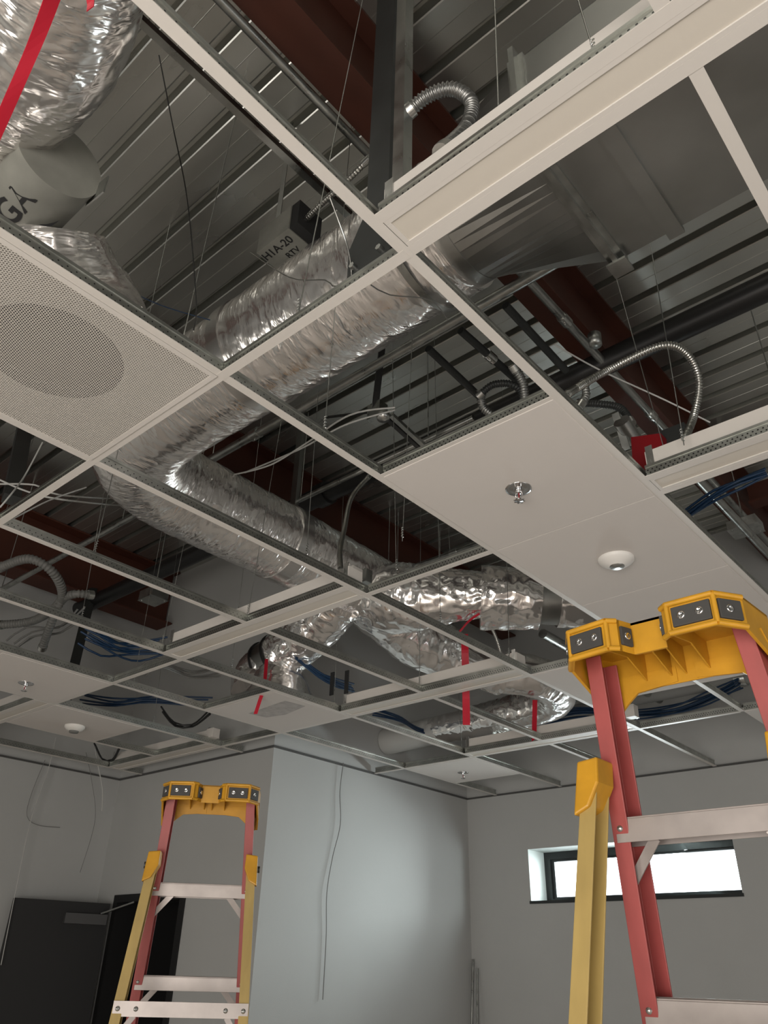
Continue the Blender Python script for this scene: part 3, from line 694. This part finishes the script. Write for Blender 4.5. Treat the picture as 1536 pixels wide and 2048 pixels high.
flex([(0.830, 0.260, 3.800), (0.717, 0.273, 3.800), (0.579, 0.292, 3.820), (0.443, 0.324, 3.850)], .010, 'thin shiny corrugated conduit running to the handwritten box', 'flexm', .012)
flex([(-2.377, 0.683, 3.500), (-2.135, 0.739, 3.500), (-2.109, 0.888, 3.450), (-2.292, 1.040, 3.400), (-2.710, 1.098, 3.400), (-2.970, 0.999, 3.400)], .024, 'large pale flexible loop at the left edge behind the grid', 'cable', .02)
flex([(-2.583, 1.132, 3.200), (-2.374, 1.057, 3.300), (-2.285, 1.045, 3.400), (-2.147, 1.047, 3.400), (-2.128, 1.134, 3.420)], .022, 'pale flexible elbow left of the blue cables', 'cable', .02)
flex([(-0.350, 2.610, 3.300), (-0.332, 2.661, 3.200), (-0.317, 2.685, 3.100)], .009, 'small corrugated conduit under the foil branch', 'flexm', .01)

# ------------------------------------------------------------------ boxes, brackets, devices
def jbox(c, sx, sy, sz, label, material='galv', name='junction_box', rz=0):
    t = thing(name, label, 'junction box', 'steel and white electrical boxes', c, rz)
    MB().box(-sx, sx, -sy, sy, -sz, sz).build('box_body', material, t, .002)
    MB().box(-sx * 1.04, sx * 1.04, -sy * 1.04, sy * 1.04, -sz - .002, -sz).build('cover_plate', material, t)
    for s_ in (-1, 1): MB().tube([(s_ * sx * .75, s_ * sy * .75, -sz - .002), (s_ * sx * .75, s_ * sy * .75, -sz - .005)], .004, 8).build('screw', 'galv_l', t)
    if c[2] > 3.3: MB().tube([(0, 0, sz), (0, 0, DK - c[2])], .004, 8).build('support_rod', 'galv', t)
    return t
jbox((-0.121, 1.244, 2.985), .045, .03, .022, 'white box on the end of the middle light fixture', 'white')
jbox((-0.112, 1.321, 3.000), .03, .02, .03, 'galvanised box beside the white box on the middle fixture', 'galv')
jbox((-2.007, 1.470, 3.500), .07, .06, .03, 'galvanised junction box hanging above the left grid')
jbox((0.872, 3.576, 3.900), .085, .07, .03, 'flat galvanised junction box at the right edge under the red beam', 'galv_l')
jbox((-2.431, 2.355, 2.920), .035, .03, .03, 'small white box above the grid beside the alcove corner', 'white')
jbox((0.037, 3.466, 2.900), .045, .03, .035, 'small white box behind the near ladder rail', 'white')
t = thing('beam_clamp_assembly', 'dark clamp and bracket cluster hanging under the deck above the nearest tile', 'bracket', None, (-0.088, 1.343, 3.900))
c = Vector((-0.088, 1.353, 3.900))
part(MB().beam(c + Vector((-.03, 0, -.02)), c + Vector((.10, -.10, .30)), .03, .03), 'bracket_arm', 'black', t)
part(MB().box(-.05, .03, -.03, .03, -.05, .04, Matrix.Translation(c)), 'clamp_body', 'galv', t)
part(MB().lathe([(.0, -.07), (.03, -.065), (.035, -.04), (.03, -.03)], c + Vector((.03, 0, 0)), 16), 'cup', 'galv_l', t)
part(MB().beam(c + Vector((.03, .02, -.04)), c + Vector((.0, .42, -.06)), .022, .02), 'rail', 'black', t)
part(MB().beam(c + Vector((.06, .02, -.04)), c + Vector((.03, .42, -.06)), .022, .02), 'rail', 'galv', t)
part(MB().beam(c, c + Vector((-.35, -.02, .12)), .010, .01), 'threaded_rod', 'black', t)
t = thing('red_fire_device', 'red sheet-like device peeking above the right light fixture end', 'fire device', None, (1.182, 1.298, 3.050))
part(MB().prism([(1.135, -.08), (1.235, -.08), (1.25, .06), (1.15, .09)], 1.26, 1.31, 'xz', Matrix.Translation((0, 0, 3.03))), 'red_body', 'redbox', t)
part(MB().prism([(-.04, -.03), (.06, -.03), (.06, .03), (-.04, .03)], -.02, .02, 'xz', Matrix.Translation((1.255, 1.323, 3.100))), 'end_bracket', 'dark', t)
t = thing('cable_clamp', 'bright zinc clamp and fitting between the grid and the red beam', 'bracket', None, (0.925, 1.767, 3.600))
c = Vector((0.977, 1.648, 3.500))
part(MB().tube([c, c + Vector((0, .10, -.04))], .035, 16), 'fitting', 'galv_l', t)
part(MB().beam(c + Vector((-.02, 0, .05)), c + Vector((-.02, .06, -.10)), .03, .008), 'plate', 'galv', t)
# far right metal cylinders of the deck area
for p, lab in (((0.907, 1.675, 4.000), 'shiny round can seen between the conduits near the red beam'),):
    t = thing('metal_can', lab, 'fitting', None, p); MB().lathe([(.0, -.03), (.028, -.03), (.03, .03), (.0, .03)], n=24).build('can_body', 'galv', t)
# upright blades above the fixture on the alcove side
for x_, y_, lab in ((-1.26, 2.30, 'left'), (-1.17, 2.33, 'right')):
    o = MB().beam((x_, y_, G + .10), (x_, y_, G + .24), .03, .006, (0, 1, 0)).build('hanger_bracket', 'blackm', None, 0, (x_, y_, G + .10)); tag(o, 'black upright bracket, %s of a pair above the ribbon fixture end' % lab, 'bracket')

# ------------------------------------------------------------------ wires and cables
def cable(name, pts, r, material, label, cat, group=None, n=8, step=.03):
    return tag(MB().tube(smooth_path(pts, step), r, n).build(name, material, None, 0, pts[0]), label, cat, group)
WG = 'thin steel hanger wires from grid to deck'
WL = 'thin twisted steel hanger wire rising from the ceiling grid to the metal deck'
wires = [(4.2, 3.9), (-4, 3.6), (-2, 3.66), (-4, 5), (2.0, 1.2), (1.2, 3.3), (.6, 3.9), (0, 2.9), (-2, 1.2), (-4, 2.2), (-6, 1.3), (-4, 7.5), (-2, 7.6), (0, 7.4), (-4, 11.6), (0, 5.6), (4.5, 3.5), (-.3, 11.6), (-8, 6.2), (2.9, 0), (1.2, 0), (4.9, -.2), (5.6, -.3), (-6, 4.4)]
for i, (u, v) in enumerate(wires):
    x, y = u * FT, v * FT; j = Vector(((i * 37 % 11 - 5) * .018, (i * 53 % 9 - 4) * .02, 0))
    t = thing('hanger_wire', WL, 'wire', WG, (x, y, G + .04))
    top = Vector((x, y, DK)) + j
    part(MB().tube([(x, y, G + .03), top], .0016, 6), 'wire', 'galv', t)
    part(MB().tube([Vector((x, y, G + .045)) + Vector((.004 * math.cos(k * 1.3), .004 * math.sin(k * 1.3), k * .0022)) for k in range(22)], .0014, 5), 'twist', 'galv', t)
# slack tie wires
cable('tie_wire', [(1.075, -0.100, 3.050), (1.058, -0.033, 3.000), (1.056, -0.007, 2.950), (1.047, 0.012, 2.900)], .002, 'galv_l', 'bright kinked tie wire wrapped beside the dark hanger plate', 'wire')
cable('tie_wire', [(0.628, 0.012, 3.300), (0.796, 0.033, 3.100), (0.930, 0.035, 3.000), (0.980, 0.016, 2.930), (1.023, 0.015, 2.900)], .0015, 'galv', 'loose tie wire curling onto the bar left of the hanger plate', 'wire')
cable('tie_wire', [(1.064, 0.058, 2.910), (1.052, 0.137, 2.950), (1.086, 0.250, 3.000), (1.048, 0.374, 3.050)], .0016, 'cable', 'thin loose wires lying across the lit silver duct', 'wire')
cable('black_wire', [(0.537, -0.353, 3.900), (0.448, -0.220, 3.800), (0.409, -0.098, 3.600), (0.452, -0.025, 3.200), (0.590, -0.092, 2.950)], .002, 'black', 'long thin black wire hanging in front of the deck at upper left', 'wire')
cable('black_wire', [(0.223, -0.193, 3.300), (0.162, 0.015, 3.400), (0.140, 0.217, 3.500)], .002, 'blue', 'thin dark blue wire crossing from the diffuser boot', 'wire')
cable('grey_cable', [(0.240, 1.095, 3.600), (0.058, 1.012, 3.600), (-0.299, 1.085, 3.650), (-0.556, 1.099, 3.650), (-0.832, 1.086, 3.700)], .004, 'wcable', 'pale cable sagging between the clamp cluster and the duct bend', 'cable')
cable('grey_cable', [(0.213, 1.127, 3.620), (-0.007, 1.050, 3.600), (-0.346, 1.098, 3.650), (-0.790, 1.130, 3.720)], .004, 'wcable', 'second pale cable just under the sagging one near the duct bend', 'cable')
cable('grey_cable', [(1.047, 0.989, 3.400), (1.103, 1.201, 3.400), (1.248, 1.375, 3.300), (1.355, 1.459, 3.200)], .003, 'wcable', 'thin pale cable crossing the right red beam', 'cable')
cable('white_cable', [(-1.112, 0.126, 3.300), (-1.020, 0.225, 3.250), (-0.960, 0.351, 3.250), (-1.773, 1.038, 3.850)], .004, 'wcable', 'white cable left of the duct bend, lower one', 'cable')
cable('white_cable', [(-1.232, 0.170, 3.350), (-1.118, 0.272, 3.350), (-1.024, 0.351, 3.300), (-1.716, 0.984, 3.850)], .004, 'wcable', 'white cable left of the duct bend, upper one', 'cable')
cable('white_cable', [(-0.628, 0.050, 2.900), (-0.750, 0.207, 3.100), (-0.879, 0.390, 3.300)], .003, 'wcable', 'taut bright wire tied to the runner below the diffuser', 'wire')
cable('white_cable', [(-0.866, 0.159, 3.400), (-0.823, 0.116, 3.200), (-0.633, 0.025, 3.000), (-0.622, -0.004, 2.920)], .003, 'wcable', 'twisted pale wires reaching the bar at the left edge', 'wire')
cable('hanging_cord', [(-2.11, 3.30, 2.86), (-2.115, 3.285, 2.66), (-2.11, 3.30, 2.44), (-2.12, 3.25, 2.22), (-2.115, 3.21, 2.0), (-2.12, 3.23, 1.75), (-2.12, 3.23, 1.4)], .003, 'cable', 'thin dark cord hanging down the pale alcove wall', 'cord')
cable('hanging_cord', [(-3.900, 1.990, 3.040), (-3.900, 1.988, 2.798), (-3.880, 1.940, 2.438), (-3.860, 1.942, 1.984), (-3.840, 1.952, 1.539)], .003, 'wcable', 'pale cord swinging down in front of the black door', 'cord')
cable('hanging_cord', [(-3.750, 2.245, 2.983), (-3.750, 2.314, 2.838), (-3.750, 2.376, 2.701), (-3.750, 2.406, 2.554)], .004, 'wcable', 'short white cord with a tip over the dark left wall', 'cord')
cable('hanging_cord', [(-3.950, 1.971, 2.875), (-3.950, 1.929, 2.616), (-3.950, 1.937, 2.471), (-3.950, 2.031, 2.423), (-3.950, 2.207, 2.428)], .002, 'cable', 'thin grey cord curling on the dark left wall', 'cord')
cable('hanging_cord', [(-3.900, 2.258, 2.980), (-3.900, 2.352, 2.789), (-3.900, 2.449, 2.509), (-3.900, 2.413, 2.139)], .002, 'cable', 'faint grey cord left of the white-tipped cord', 'cord')
# blue data cable bundles: several strands each
def bundle(pts, label, n=7, spread=.025, material='blue', r=.006):
    t = thing('cable_bundle', label, 'cable bundle', 'blue data cable bundles', pts[0])
    for k in range(n):
        a = k * 2.4; off = Vector((0, math.cos(a) * spread * (.4 + .6 * (k % 3) / 2), math.sin(a) * spread * (.4 + .6 * (k % 2))))
        q = [Vector(p) + off * (1 + .5 * math.sin(i * 1.7 + k)) for i, p in enumerate(pts)]
        part(MB().tube(smooth_path(q, .05), r, 8), 'cable', material, t)
    return t
bundle([(-1.023, 4.015, 3.100), (-0.700, 4.214, 3.200), (-0.419, 4.554, 3.220), (-0.110, 4.573, 3.200), (0.138, 4.598, 3.250), (0.368, 4.556, 3.300)], 'blue cable bundle behind the near ladder running to the right', 9, .035)
bundle([(-1.348, 2.068, 3.150), (-1.369, 2.258, 3.100), (-1.360, 2.423, 3.080), (-1.361, 2.581, 3.080)], 'blue cable bundle beside the black-ringed collar', 7, .03)
bundle([(-1.647, 3.089, 3.100), (-1.612, 3.343, 3.100), (-1.672, 3.763, 3.100), (-1.264, 3.956, 3.100), (-0.945, 3.991, 3.100)], 'blue cables under the far silver duct', 5, .03)
bundle([(0.936, 2.361, 3.400), (1.099, 2.269, 3.400), (1.211, 2.269, 3.420), (1.313, 2.309, 3.450)], 'blue cables at the right edge below the right light fixture', 6, .02)
bundle([(-2.026, 1.100, 3.150), (-1.972, 1.220, 3.100), (-1.989, 1.373, 3.120), (-1.875, 1.509, 3.150)], 'tangled blue cables above the left sprinkler tile', 9, .06)
bundle([(-3.043, 1.695, 3.100), (-2.784, 1.794, 3.050), (-2.684, 1.989, 3.100), (-2.407, 2.280, 3.100)], 'blue cables over the bar beside the left sprinkler tile', 5, .04)
bundle([(-2.488, 1.972, 3.000), (-2.563, 2.134, 2.950), (-2.486, 2.220, 2.950), (-2.279, 2.197, 3.000)], 'drooping dark cables left of the blank tile', 3, .02, 'black')
bundle([(-3.509, 2.107, 2.950), (-3.686, 2.290, 2.900), (-3.621, 2.336, 2.900), (-3.420, 2.261, 2.950)], 'small black cable loop at the dark left wall corner', 2, .01, 'black')
bundle([(-2.205, 1.625, 3.100), (-2.143, 1.680, 3.150), (-2.164, 1.922, 3.150), (-1.833, 1.907, 3.100)], 'pale grey cables left of the black-ringed collar', 4, .04, 'cable')
bundle([(-2.787, 1.029, 3.200), (-2.714, 1.093, 3.300), (-2.501, 1.175, 3.300), (-2.409, 1.232, 3.400)], 'dark cables at the left edge above the sprinkler tile', 4, .05, 'cable')
# big grey conduit trunk along the back wall and its clamp
t = thing('trunk_pipe', 'thick grey pipe along the back wall above the blue cables', 'pipe', None, (-.8, 4.60, 3.34))
part(MB().tube([(-1.0, 4.60, 3.34), (2.6, 4.60, 3.34)], .045, 24), 'pipe_run', 'wall_dark', t)
part(MB().tube([(.33, 4.60, 3.34), (.40, 4.60, 3.34)], .055, 24), 'coupling', 'galv_l', t)
t = thing('trunk_pipe', 'thin grey pipe on the back wall under the thick one', 'pipe', None, (-.8, 4.80, 3.2))
part(MB().tube([(-1.6, 4.80, 3.2), (2.6, 4.80, 3.2)], .02, 16), 'pipe_run', 'galv', t)
# leaning rods in the alcove corner
for i, (dx, lab) in enumerate(((0, 'left'), (.035, 'right'))):
    o = MB().tube([(XB + .10 + dx * 2.4, YW - .30, 0), (XB + .035 + dx, YW - .03, 1.66 - i * .06)], .009, 10).build('leaning_rod', 'galv', None, 0, (XB + .10 + dx * 2.4, YW - .30, 0)); tag(o, 'thin grey rod leaning in the alcove corner, %s one' % lab, 'rod')

# ------------------------------------------------------------------ red ribbons
def ribbon(pts, wd, label, side, end='cut'):
    path = smooth_path(pts, .02); sd = Vector(side).normalized(); th = .0008; n = len(path); v = []
    for i, p in enumerate(path):
        q = sd * wd / 2
        d = (path[min(i + 1, n - 1)] - path[max(i - 1, 0)]).normalized(); nn = d.cross(sd).normalized() * th
        v += [p - q - nn, p + q - nn, p + q + nn, p - q + nn]
    f = []
    for i in range(n - 1):
        for k in range(4): f.append((i * 4 + k, i * 4 + (k + 1) % 4, i * 4 + 4 + (k + 1) % 4, i * 4 + 4 + k))
    f += [(0, 1, 2, 3), tuple((n - 1) * 4 + k for k in (3, 2, 1, 0))]
    b = MB(); b.add(v, f); return tag(b.build('red_ribbon', 'ribbon', None, 0, pts[0]), label, 'ribbon', 'red ribbons tied to ducts')
cr = (0.754, 0.656, 0.02)
ribbon([(1.103, -0.743, 2.950), (1.010, -0.722, 2.900), (0.922, -0.707, 2.840), (0.821, -0.691, 2.780)], .048, 'wide red strap crossing the near foil duct in the top left corner', (.70, .30, .62))
ribbon([(1.042, -0.683, 3.050), (1.039, -0.675, 3.040), (1.040, -0.672, 3.020)], .016, 'tiny red ribbon tip at the top edge right of the wide strap', (.70, .30, .62))
ribbon([(-0.471, 2.551, 3.220), (-0.433, 2.498, 3.100), (-0.482, 2.564, 2.900), (-0.489, 2.569, 2.710)], .040, 'long straight red ribbon hanging through the grid in the centre', cr)
ribbon([(-1.469, 1.957, 3.120), (-1.426, 1.924, 3.020), (-1.348, 1.860, 2.900), (-1.336, 1.831, 2.820), (-1.341, 1.814, 2.740)], .020, 'narrow curved red ribbon hanging by the blank tile', cr)
ribbon([(-0.508, 3.338, 3.040), (-0.581, 3.439, 2.950), (-0.674, 3.570, 2.850)], .030, 'small red ribbon under the far duct elbow', cr)
# twist of ribbon round the foil branch
o = MB().tube(smooth_path([(-0.507, 2.560, 3.250), (-0.382, 2.483, 3.260), (-0.307, 2.464, 3.270)], .01), .007, 8, True, True, crinkle(.004, 2)).build('red_ribbon', 'ribbon', None, 0, (-0.507, 2.560, 3.250)); tag(o, 'short knot of red ribbon on the foil branch', 'ribbon', 'red ribbons tied to ducts')

# ------------------------------------------------------------------ stepladders
def ladder(name, label, loc, rz):
    t = thing(name, label, 'stepladder', 'fibreglass stepladders with yellow caps', loc, rz)
    def fr(s, z, side):   # front (red) rail, outer edge at height z
        return Vector((s * (.170 + .052 * (2.15 - z)), .0 + .20 * (2.15 - z) + side, z))
    def rr(s, z, side):   # rear (yellow) rail
        return Vector((s * (.184 + .056 * (2.15 - z)), -.005 - .22 * (1.95 - z) + side, z))
    def channel(fn, s, z0, z1, dep, fl, wt):
        b = MB(); vs = []
        for z in (z0, z1):
            o = fn(s, z, 0)
            prof = [(0, 0), (fl, 0), (fl, wt), (wt, wt), (wt, dep - wt), (fl, dep - wt), (fl, dep), (0, dep)]
            vs += [o + Vector((-s * a, c, 0)) for a, c in prof]
        n = 8; b.add(vs, [tuple(range(n)), tuple(range(n, 2 * n))[::-1]] + [(i, n + i, n + (i + 1) % n, (i + 1) % n) for i in range(n)])
        return b
    for s in (-1, 1):
        channel(fr, s, .02, 2.14, .078, .034, .0045).build('front_rail', 'redfg', t, .0012)
        channel(rr, s, .02, 1.90, .055, .034, .004).build('rear_rail', 'tan', t, .0012)
        # hinge bracket
        b = MB(); prof = [(-.004, 1.925), (.040, 1.93), (.044, 1.88), (.026, 1.835), (-.004, 1.82)]
        vs = []
        for yy in (-.010, .050):
            for a, z in prof:
                o = rr(s, z, 0); vs.append(Vector((o.x - s * (a - .003), o.y + yy + (.0 if yy < 0 else 0.01), z)))
        n = 5; b.add(vs, [tuple(range(n)), tuple(range(n, 2 * n))[::-1]] + [(i, n + i, n + (i + 1) % n, (i + 1) % n) for i in range(n)])
        hb = b.build('hinge_bracket', 'yellow', t, .004)
        b = MB(); o = rr(s, 1.88, 0); b.tube([o + Vector((s * .004, .03, 0)), o + Vector((s * .016, .03, 0))], .012, 10); b.build('hinge_bolt', 'dark', hb)
        for fn, mt, nm in ((fr, 'rubber', 'front_foot'), (rr, 'rubber', 'rear_foot')):
            b = MB(); o = fn(s, .0, 0); b.box(min(o.x, o.x - s * .05), max(o.x, o.x - s * .05), o.y - .01, o.y + .085, 0, .035); b.build(nm, mt, t, .004)
    for k in range(1, 7):
        z = .3048 * k; o = fr(-1, z, 0); w = -o.x - .006; y0, y1 = o.y - .004 if k > 9 else o.y + .006, o.y + .072
        b = MB(); th = .003
        b.box(-w, w, y0, y1, z - th, z)                       # tread
        b.box(-w, w, y0, y0 + th, z - .046, z - th); b.box(-w, w, y1 - th, y1, z - .046, z - th)
        for q in range(4): b.box(-w, w, y0 + .012 + q * .015, y0 + .016 + q * .015, z, z + .002)
        stp = b.build('step', 'alu', t, .0008)
        for s in (-1, 1):
            b = MB()
            c = Vector((s * (w - .075), y0 + .012, z - .040)); e = fr(s, z - .125, 0) + Vector((-s * .010, .016, 0))
            b.beam(c, e, .020, .003, (0, 1, 0)); b.build('step_brace', 'alu', stp)
        for s in (-1, 1):
            p = fr(s, z - .02, 0) + Vector((-s * .017, 0, 0))
            b = MB(); b.lathe([(.0, -.004), (.004, -.0035), (.0065, 0)], p, 12, Matrix.Rotation(R(90), 4, 'X') @ Matrix.Scale(-1, 4, (0, 0, 1))); b.build('rivet', 'galv_l', stp)
    for z in (1.43, .92, .42):
        o = rr(-1, z, 0); w = -o.x - .002; b = MB(); yb = o.y - .003
        b.box(-w, w, yb, yb + .003, z - .022, z + .022); b.box(-w, w, yb + .003, yb + .02, z + .019, z + .022); xb = b.build('rear_crossbar', 'alu', t)
        for s in (-1, 1):
            b = MB(); b.beam((s * (w - .07), yb + .010, z - .02), rr(s, z - .11, 0) + Vector((-s * .012, .008, 0)), .018, .003, (0, 1, 0)); b.build('crossbar_brace', 'alu', xb)
        for s in (-1, 1):
            for dx in (.016, .075):
                b = MB(); b.lathe([(.0, -.005), (.005, -.004), (.008, 0)], (s * (w - dx), yb, z), 12, Matrix.Rotation(R(90), 4, 'X') @ Matrix.Scale(-1, 4, (0, 0, 1))); b.build('rivet', 'galv_l', xb)
    # spreader bars
    for s in (-1, 1):
        b = MB(); m1 = fr(s, 1.05, 0) + Vector((-s * .03, .02, 0)); m2 = rr(s, 1.0, 0) + Vector((-s * .03, .03, 0)); b.beam(m1, m2, .004, .022); b.build('spreader', 'alu', t)
    # cap: moulded shell with a notch in its near edge
    zt, zb = 2.165, 2.100
    near = [(-.182, -.045), (-.150, -.100), (-.062, -.112), (-.046, -.098), (-.034, -.062), (.034, -.062), (.046, -.098), (.062, -.112), (.150, -.112), (.184, -.060)]
    far = [(.190, .060), (.165, .112), (-.165, .112), (-.188, .060)]
    poly = near + far; wt = .005
    b = MB(); b.prism(poly, zt - wt, zt); 
    ctr = Vector((0, .01))
    def inset(p):
        d = ctr - Vector(p); return Vector(p) + d.normalized() * wt * 1.3
    for i in range(len(poly)):
        p, q = Vector(poly[i]), Vector(poly[(i + 1) % len(poly)]); pi, qi = inset(p), inset(q)
        isfar = i >= 9
        zbi = zb if i < 9 else None
        z_p = zb if i <= 9 else (2.07 if i in (10, 13) else 2.085)
        z_q = zb if i + 1 <= 9 or i == 13 else (2.07 if (i + 1) in (10, 13) else 2.085)
        vs = [(p.x, p.y, zt), (q.x, q.y, zt), (q.x, q.y, z_q), (p.x, p.y, z_p), (pi.x, pi.y, zt), (qi.x, qi.y, zt), (qi.x, qi.y, z_q), (pi.x, pi.y, z_p)]
        b.add(vs, [(0, 1, 2, 3), (5, 4, 7, 6), (3, 2, 6, 7), (0, 3, 7, 4), (1, 5, 6, 2)])
    # rolled lips on the two near blocks
    for blk in (near[0:4], near[6:10]):
        for zz in (zt - .004, zb + .004):
            for i in range(3):
                p, q = blk[i], blk[i + 1]; b.tube([(p[0], p[1] - .002, zz), (q[0], q[1] - .002, zz)], .0055, 8)
        for p in (blk[1], blk[2]): b.tube([(p[0], p[1] - .001, zt - .004), (p[0], p[1] - .001, zb + .004)], .005, 8)
    # underside webs
    for xx in (-.085, -.03, .0, .05): b.prism([(-.06 if abs(xx) < .04 else -.10, zt - wt), (.11, zt - wt), (.11, 2.10), (.02, zt - .035), (-.06 if abs(xx) < .04 else -.10, zb + .012)], xx - .0015, xx + .0015, 'yz')
    # skirts that reach down round the rails
    for s in (-1, 1):
        b.prism([(s * .188, 2.12), (s * .185, 2.035), (s * .165, 2.030), (s * .135, 2.06), (s * .11, 2.080), (s * .02, 2.088), (s * .02, 2.12)], .106, .112, 'xz')
        b.prism([(.0, 2.12), (.06, 2.075), (.112, 2.035), (.112, 2.12)], min(s * .184, s * .190), max(s * .184, s * .190), 'yz')
    capo = b.build('top_cap', 'yellow', t)
    # grey grip pads with screws
    def pad(p, q, i0=.0, i1=1.0):
        p = Vector((*p, 0)); q = Vector((*q, 0)); d = (q - p); nrm = Vector((d.y, -d.x, 0)).normalized()
        a, c = p + d * i0, p + d * i1; zl, zh = zb + .013, zt - .014; th = nrm * .006; b = MB()
        vs = [a - nrm * .001, c - nrm * .001, c + th, a + th]
        b.add([Vector((*v_.xy, zl)) for v_ in vs] + [Vector((*v_.xy, zh)) for v_ in vs], [(3, 2, 1, 0), (4, 5, 6, 7), (0, 1, 5, 4), (1, 2, 6, 5), (2, 3, 7, 6), (3, 0, 4, 7)])
        gp = b.build('grip_pad', 'rubber', capo, .0015)
        return a, c, nrm, gp
    def screw(a, c, nrm, f):
        p = a + (c - a) * f + nrm * .006 + Vector((0, 0, (zb + zt) / 2)); rot = nrm.to_track_quat('Z', 'Y').to_matrix().to_4x4()
        b = MB(); b.lathe([(.0075, 0), (.0075, .0015), (.0045, .0022), (.003, .0006), (.0, .0006)], p, 16, rot); b.build('pad_screw', 'chrome', capo)
    for p, q, i0, i1, sc in ((near[1], near[2], .05, .88, (.30, .78)), (near[0], near[1], .15, .98, (.5,)), (near[3], near[4], .12, .88, (.5,)),
                             (near[7], near[8], .10, .92, (.25, .72)), (near[8], near[9], .08, .85, (.45,)), (near[5], near[6], .12, .88, (.5,))):
        a, c, nrm, gp = pad(p, q, i0, i1)
        for f in sc: screw(a, c, nrm, f)
    return t
ladder('stepladder', 'large near stepladder with red and yellow rails cropped by the right edge', (1.386, .61, 0), 0)
ladder('stepladder', 'smaller stepladder standing at the left in front of the black door', (-.685, 1.105, 0), R(49))
